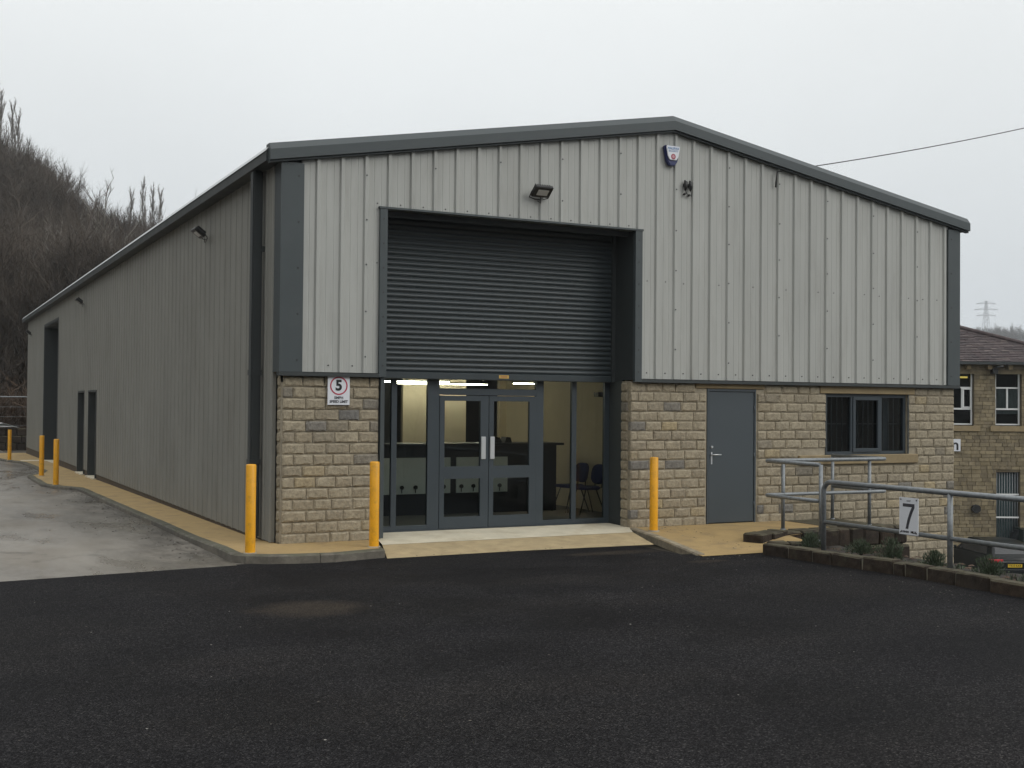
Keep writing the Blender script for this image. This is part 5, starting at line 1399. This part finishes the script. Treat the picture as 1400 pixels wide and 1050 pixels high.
# named trees first
for px, d_, topy, lab in [(178, 210, 244, 'slender pale poplar on the skyline, leftmost of the close row'), (192, 212, 226, 'tallest slender pale poplar of the close row on the skyline'), (204, 214, 236, 'slender pale poplar third from the left in the skyline row'), (218, 212, 238, 'slender pale poplar at the right end of the skyline row'),
                          (9, 190, 140, 'tall pale poplar on the hilltop at the left picture edge'), (-3, 195, 125, 'taller pale poplar partly beyond the left picture edge'), (17, 192, 152, 'shorter pale poplar right of the two hilltop ones')]:
    x, y = ray_at(px, d_); ztop_ = CAM.z + d_ * (553 - topy) / FPX; hz = float(H(x, y)); h_ = min(26, max(10, ztop_ - hz)); e_ = put_tree(x, y, POP, h_ / 11.0, lab, 'poplars on the skyline', 'poplar_tree', ztop_ - hz - h_ if ztop_ - hz > h_ else 0)
    if ztop_ - hz > h_: e_.location.z = hz; e_.scale = (h_ / 13,) * 2 + ((ztop_ - hz) / 11.0,)
for px, d_, topy, lab in [(152, 88, 232, 'pale barked birch leaning out of the brown hillside wood'), (66, 80, 280, 'pale slim birch low in the hillside wood'), (262, 120, 258, 'bare open tree showing just above the long roof edge'), (112, 84, 300, 'grey slim birch in the middle of the hillside wood')]:
    x, y = ray_at(px, d_); ztop_ = CAM.z + d_ * (553 - topy) / FPX; hz = float(H(x, y)); put_tree(x, y, BIR, max(4, ztop_ - hz) / 10.9, lab, None, 'birch_tree')
nT = 0; RR = random.Random(9)
while nT < 90:
    px = RR.uniform(-120, 330); d_ = RR.uniform(66, 112); x, y = ray_at(px, d_)
    if y < 46 or (x > -1.5 and x < 13 and y < 40): continue
    put_tree(x, y, TV[nT % 5], RR.uniform(.75, 1.15), 'bare brown tree in the dense wood on the left hillside', 'bare trees of the hillside wood'); nT += 1
# trees behind the camera (seen only in the glass)
for i, (x, y) in enumerate(((-16, -44), (-9, -50), (-2, -46), (5, -52), (12, -47), (19, -55), (26, -50), (-24, -52))):
    pass

# wood as one mass: instanced from the same trees
def wood(name, pts_, mats_meshes, smin, smax, seed):
    me = bpy.data.meshes.new(name); me.from_pydata(pts_, [], []); ob = link(name, me); ob['kind'] = 'stuff'
    ng = bpy.data.node_groups.new(name, 'GeometryNodeTree'); ng.interface.new_socket('Geometry', in_out='INPUT', socket_type='NodeSocketGeometry'); ng.interface.new_socket('Geometry', in_out='OUTPUT', socket_type='NodeSocketGeometry')
    N = ng.nodes; K = ng.links.new; gi = N.new('NodeGroupInput'); go = N.new('NodeGroupOutput'); jn = N.new('GeometryNodeJoinGeometry'); idx = N.new('GeometryNodeInputIndex')
    rs_ = N.new('FunctionNodeRandomValue'); rs_.data_type = 'FLOAT'; rs_.inputs[2].default_value = smin; rs_.inputs[3].default_value = smax; rs_.inputs['Seed'].default_value = seed
    rr2 = N.new('FunctionNodeRandomValue'); rr2.data_type = 'FLOAT'; rr2.inputs[2].default_value = 0; rr2.inputs[3].default_value = 6.28; rr2.inputs['Seed'].default_value = seed + 1
    cx = N.new('ShaderNodeCombineXYZ'); K(rr2.outputs[1], cx.inputs[2])
    nv = len(mats_meshes)
    for k, src in enumerate(mats_meshes):
        md = N.new('FunctionNodeCompare'); md.data_type = 'INT'; md.operation = 'EQUAL'
        mo = N.new('ShaderNodeMath'); mo.operation = 'MODULO'; K(idx.outputs[0], mo.inputs[0]); mo.inputs[1].default_value = nv
        K(mo.outputs[0], md.inputs[2]); md.inputs[3].default_value = k
        for so_ in src:
            oi = N.new('GeometryNodeObjectInfo'); oi.inputs[0].default_value = so_; oi.transform_space = 'ORIGINAL'; oi.inputs['As Instance'].default_value = True
            ip = N.new('GeometryNodeInstanceOnPoints'); K(gi.outputs[0], ip.inputs['Points']); K(md.outputs[0], ip.inputs['Selection']); K(oi.outputs['Geometry'], ip.inputs['Instance']); K(cx.outputs[0], ip.inputs['Rotation']); K(rs_.outputs[1], ip.inputs['Scale']); K(ip.outputs[0], jn.inputs[0])
    K(jn.outputs[0], go.inputs[0]); md_ = ob.modifiers.new('scatter', 'NODES'); md_.node_group = ng; return ob
srcs = []
for k in range(5):
    e_ = [q for q in bpy.data.objects if q.name.startswith('bare_tree') and any(c.data == TV[k][0] for c in q.children)][0]
    srcs.append([q for q in e_.children])
pts = []
for _ in range(2300):
    px = RR.uniform(-160, 420); d_ = RR.uniform(64, 178); x, y = ray_at(px, d_)
    if y > 50: pts.append((x, y, float(H(x, y))))
for _ in range(160):
    x = RR.uniform(-95, -28); y = RR.uniform(-30, 75); pts.append((x, y, float(H(x, y))))  # unseen trees on the left slope added to shade the side wall
for _ in range(150):
    x = RR.uniform(-60, 60); y = RR.uniform(-110, -46); pts.append((x, y, float(H(x, y))))
wood('hillside_wood', pts, srcs, .7, 1.05, 3)
pts = []
for _ in range(1300):
    d_ = RR.uniform(600, 960); px = RR.uniform(1240, 1600); x, y = ray_at(px, d_); pts.append((x, y, float(H(x, y))))
wood('far_wood', pts, srcs[:3], .9, 1.4, 8)
# brambles and undergrowth at the foot of the hill
T, C_ = branch_tree(77, 1.6, .9, 12, 6, 6, up=.6, trunk_r=.02, base=.05, twr=.009)
ug = MB(); base_v = np.array(T.v + C_.v); base_f = T.f + [tuple(i + len(T.v) for i in f) for f in C_.f]
for _ in range(75):
    px = RR.uniform(-80, 90); x, y = ray_at(px, RR.uniform(59.5, 78)); s_ = RR.uniform(.6, 1.3); a = RR.uniform(0, 6.28); ca, sa = math.cos(a), math.sin(a)
    vs = np.stack([x + s_ * (base_v[:, 0] * ca - base_v[:, 1] * sa), y + s_ * (base_v[:, 0] * sa + base_v[:, 1] * ca), float(H(x, y)) + s_ * base_v[:, 2]], 1)
    ug.add(vs.tolist(), base_f)
tag(ug.build('undergrowth', mat('bramble_stems', (0.07, 0.045, 0.028), .95, var=.4, vscale=.5)), kind='stuff')

# pylon far away
dP = 900.0; x, y = ray_at(1348, dP); zt_p = CAM.z + dP * (559 - 421) / FPX; zb_p = float(H(x, y)); hP = zt_p - zb_p
py = empty('electricity_pylon', (x, y, zb_p), YAW); tag(py, 'faint lattice electricity pylon on the misty hill above the mill roof', 'pylon')
q = MB(); wt = .11
def wdt(z): return max(1.2, 7.5 * (1 - z / hP) ** 1.2 * (hP / 45) + 1.0)
lev = [hP * t for t in (0, .2, .36, .5, .62, .72, .80, .87, .93, 1.0)]
for sx, sy in ((-1, -1), (1, -1), (1, 1), (-1, 1)):
    q.tube([(sx * wdt(z) / 2, sy * wdt(z) / 2, z) for z in lev], wt, 4)
for z0, z1 in zip(lev, lev[1:]):
    for s_ in (-1, 1):
        q.tube([(-wdt(z0) / 2, s_ * wdt(z0) / 2, z0), (wdt(z1) / 2, s_ * wdt(z1) / 2, z1)], wt * .7, 4); q.tube([(wdt(z0) / 2, s_ * wdt(z0) / 2, z0), (-wdt(z1) / 2, s_ * wdt(z1) / 2, z1)], wt * .7, 4)
q.build('tower', M['pylon'], py)
for z, L_ in ((hP * .93, 7), (hP * .80, 8.5), (hP * .67, 7)):
    q = MB(); q.tube([(-L_, 0, z), (0, -.6, z + .2), (L_, 0, z)], .14, 4); q.tube([(-L_, 0, z), (0, 0, z + 1.6), (L_, 0, z)], .1, 4); q.build('cross_arm', M['pylon'], py)

# ------------------------------------------------------------------ the misty air
HZ = MB(); HZ.box(-700, 1150, -500, 1150, -12, 150)
hz = HZ.build('haze', []); hz['kind'] = 'stuff'
hm = bpy.data.materials.new('thin_mist'); hm.use_nodes = True
for n_ in list(hm.node_tree.nodes):
    if n_.type != 'OUTPUT_MATERIAL': hm.node_tree.nodes.remove(n_)
pv_ = hm.node_tree.nodes.new('ShaderNodeVolumePrincipled'); pv_.inputs['Color'].default_value = (0.86, 0.91, 0.96, 1); pv_.inputs['Density'].default_value = 0.00036; pv_.inputs['Anisotropy'].default_value = 0.0
hm.node_tree.links.new(pv_.outputs[0], hm.node_tree.nodes['Material Output'].inputs['Volume'])
hz.data.materials.append(hm); hz.display_type = 'WIRE'
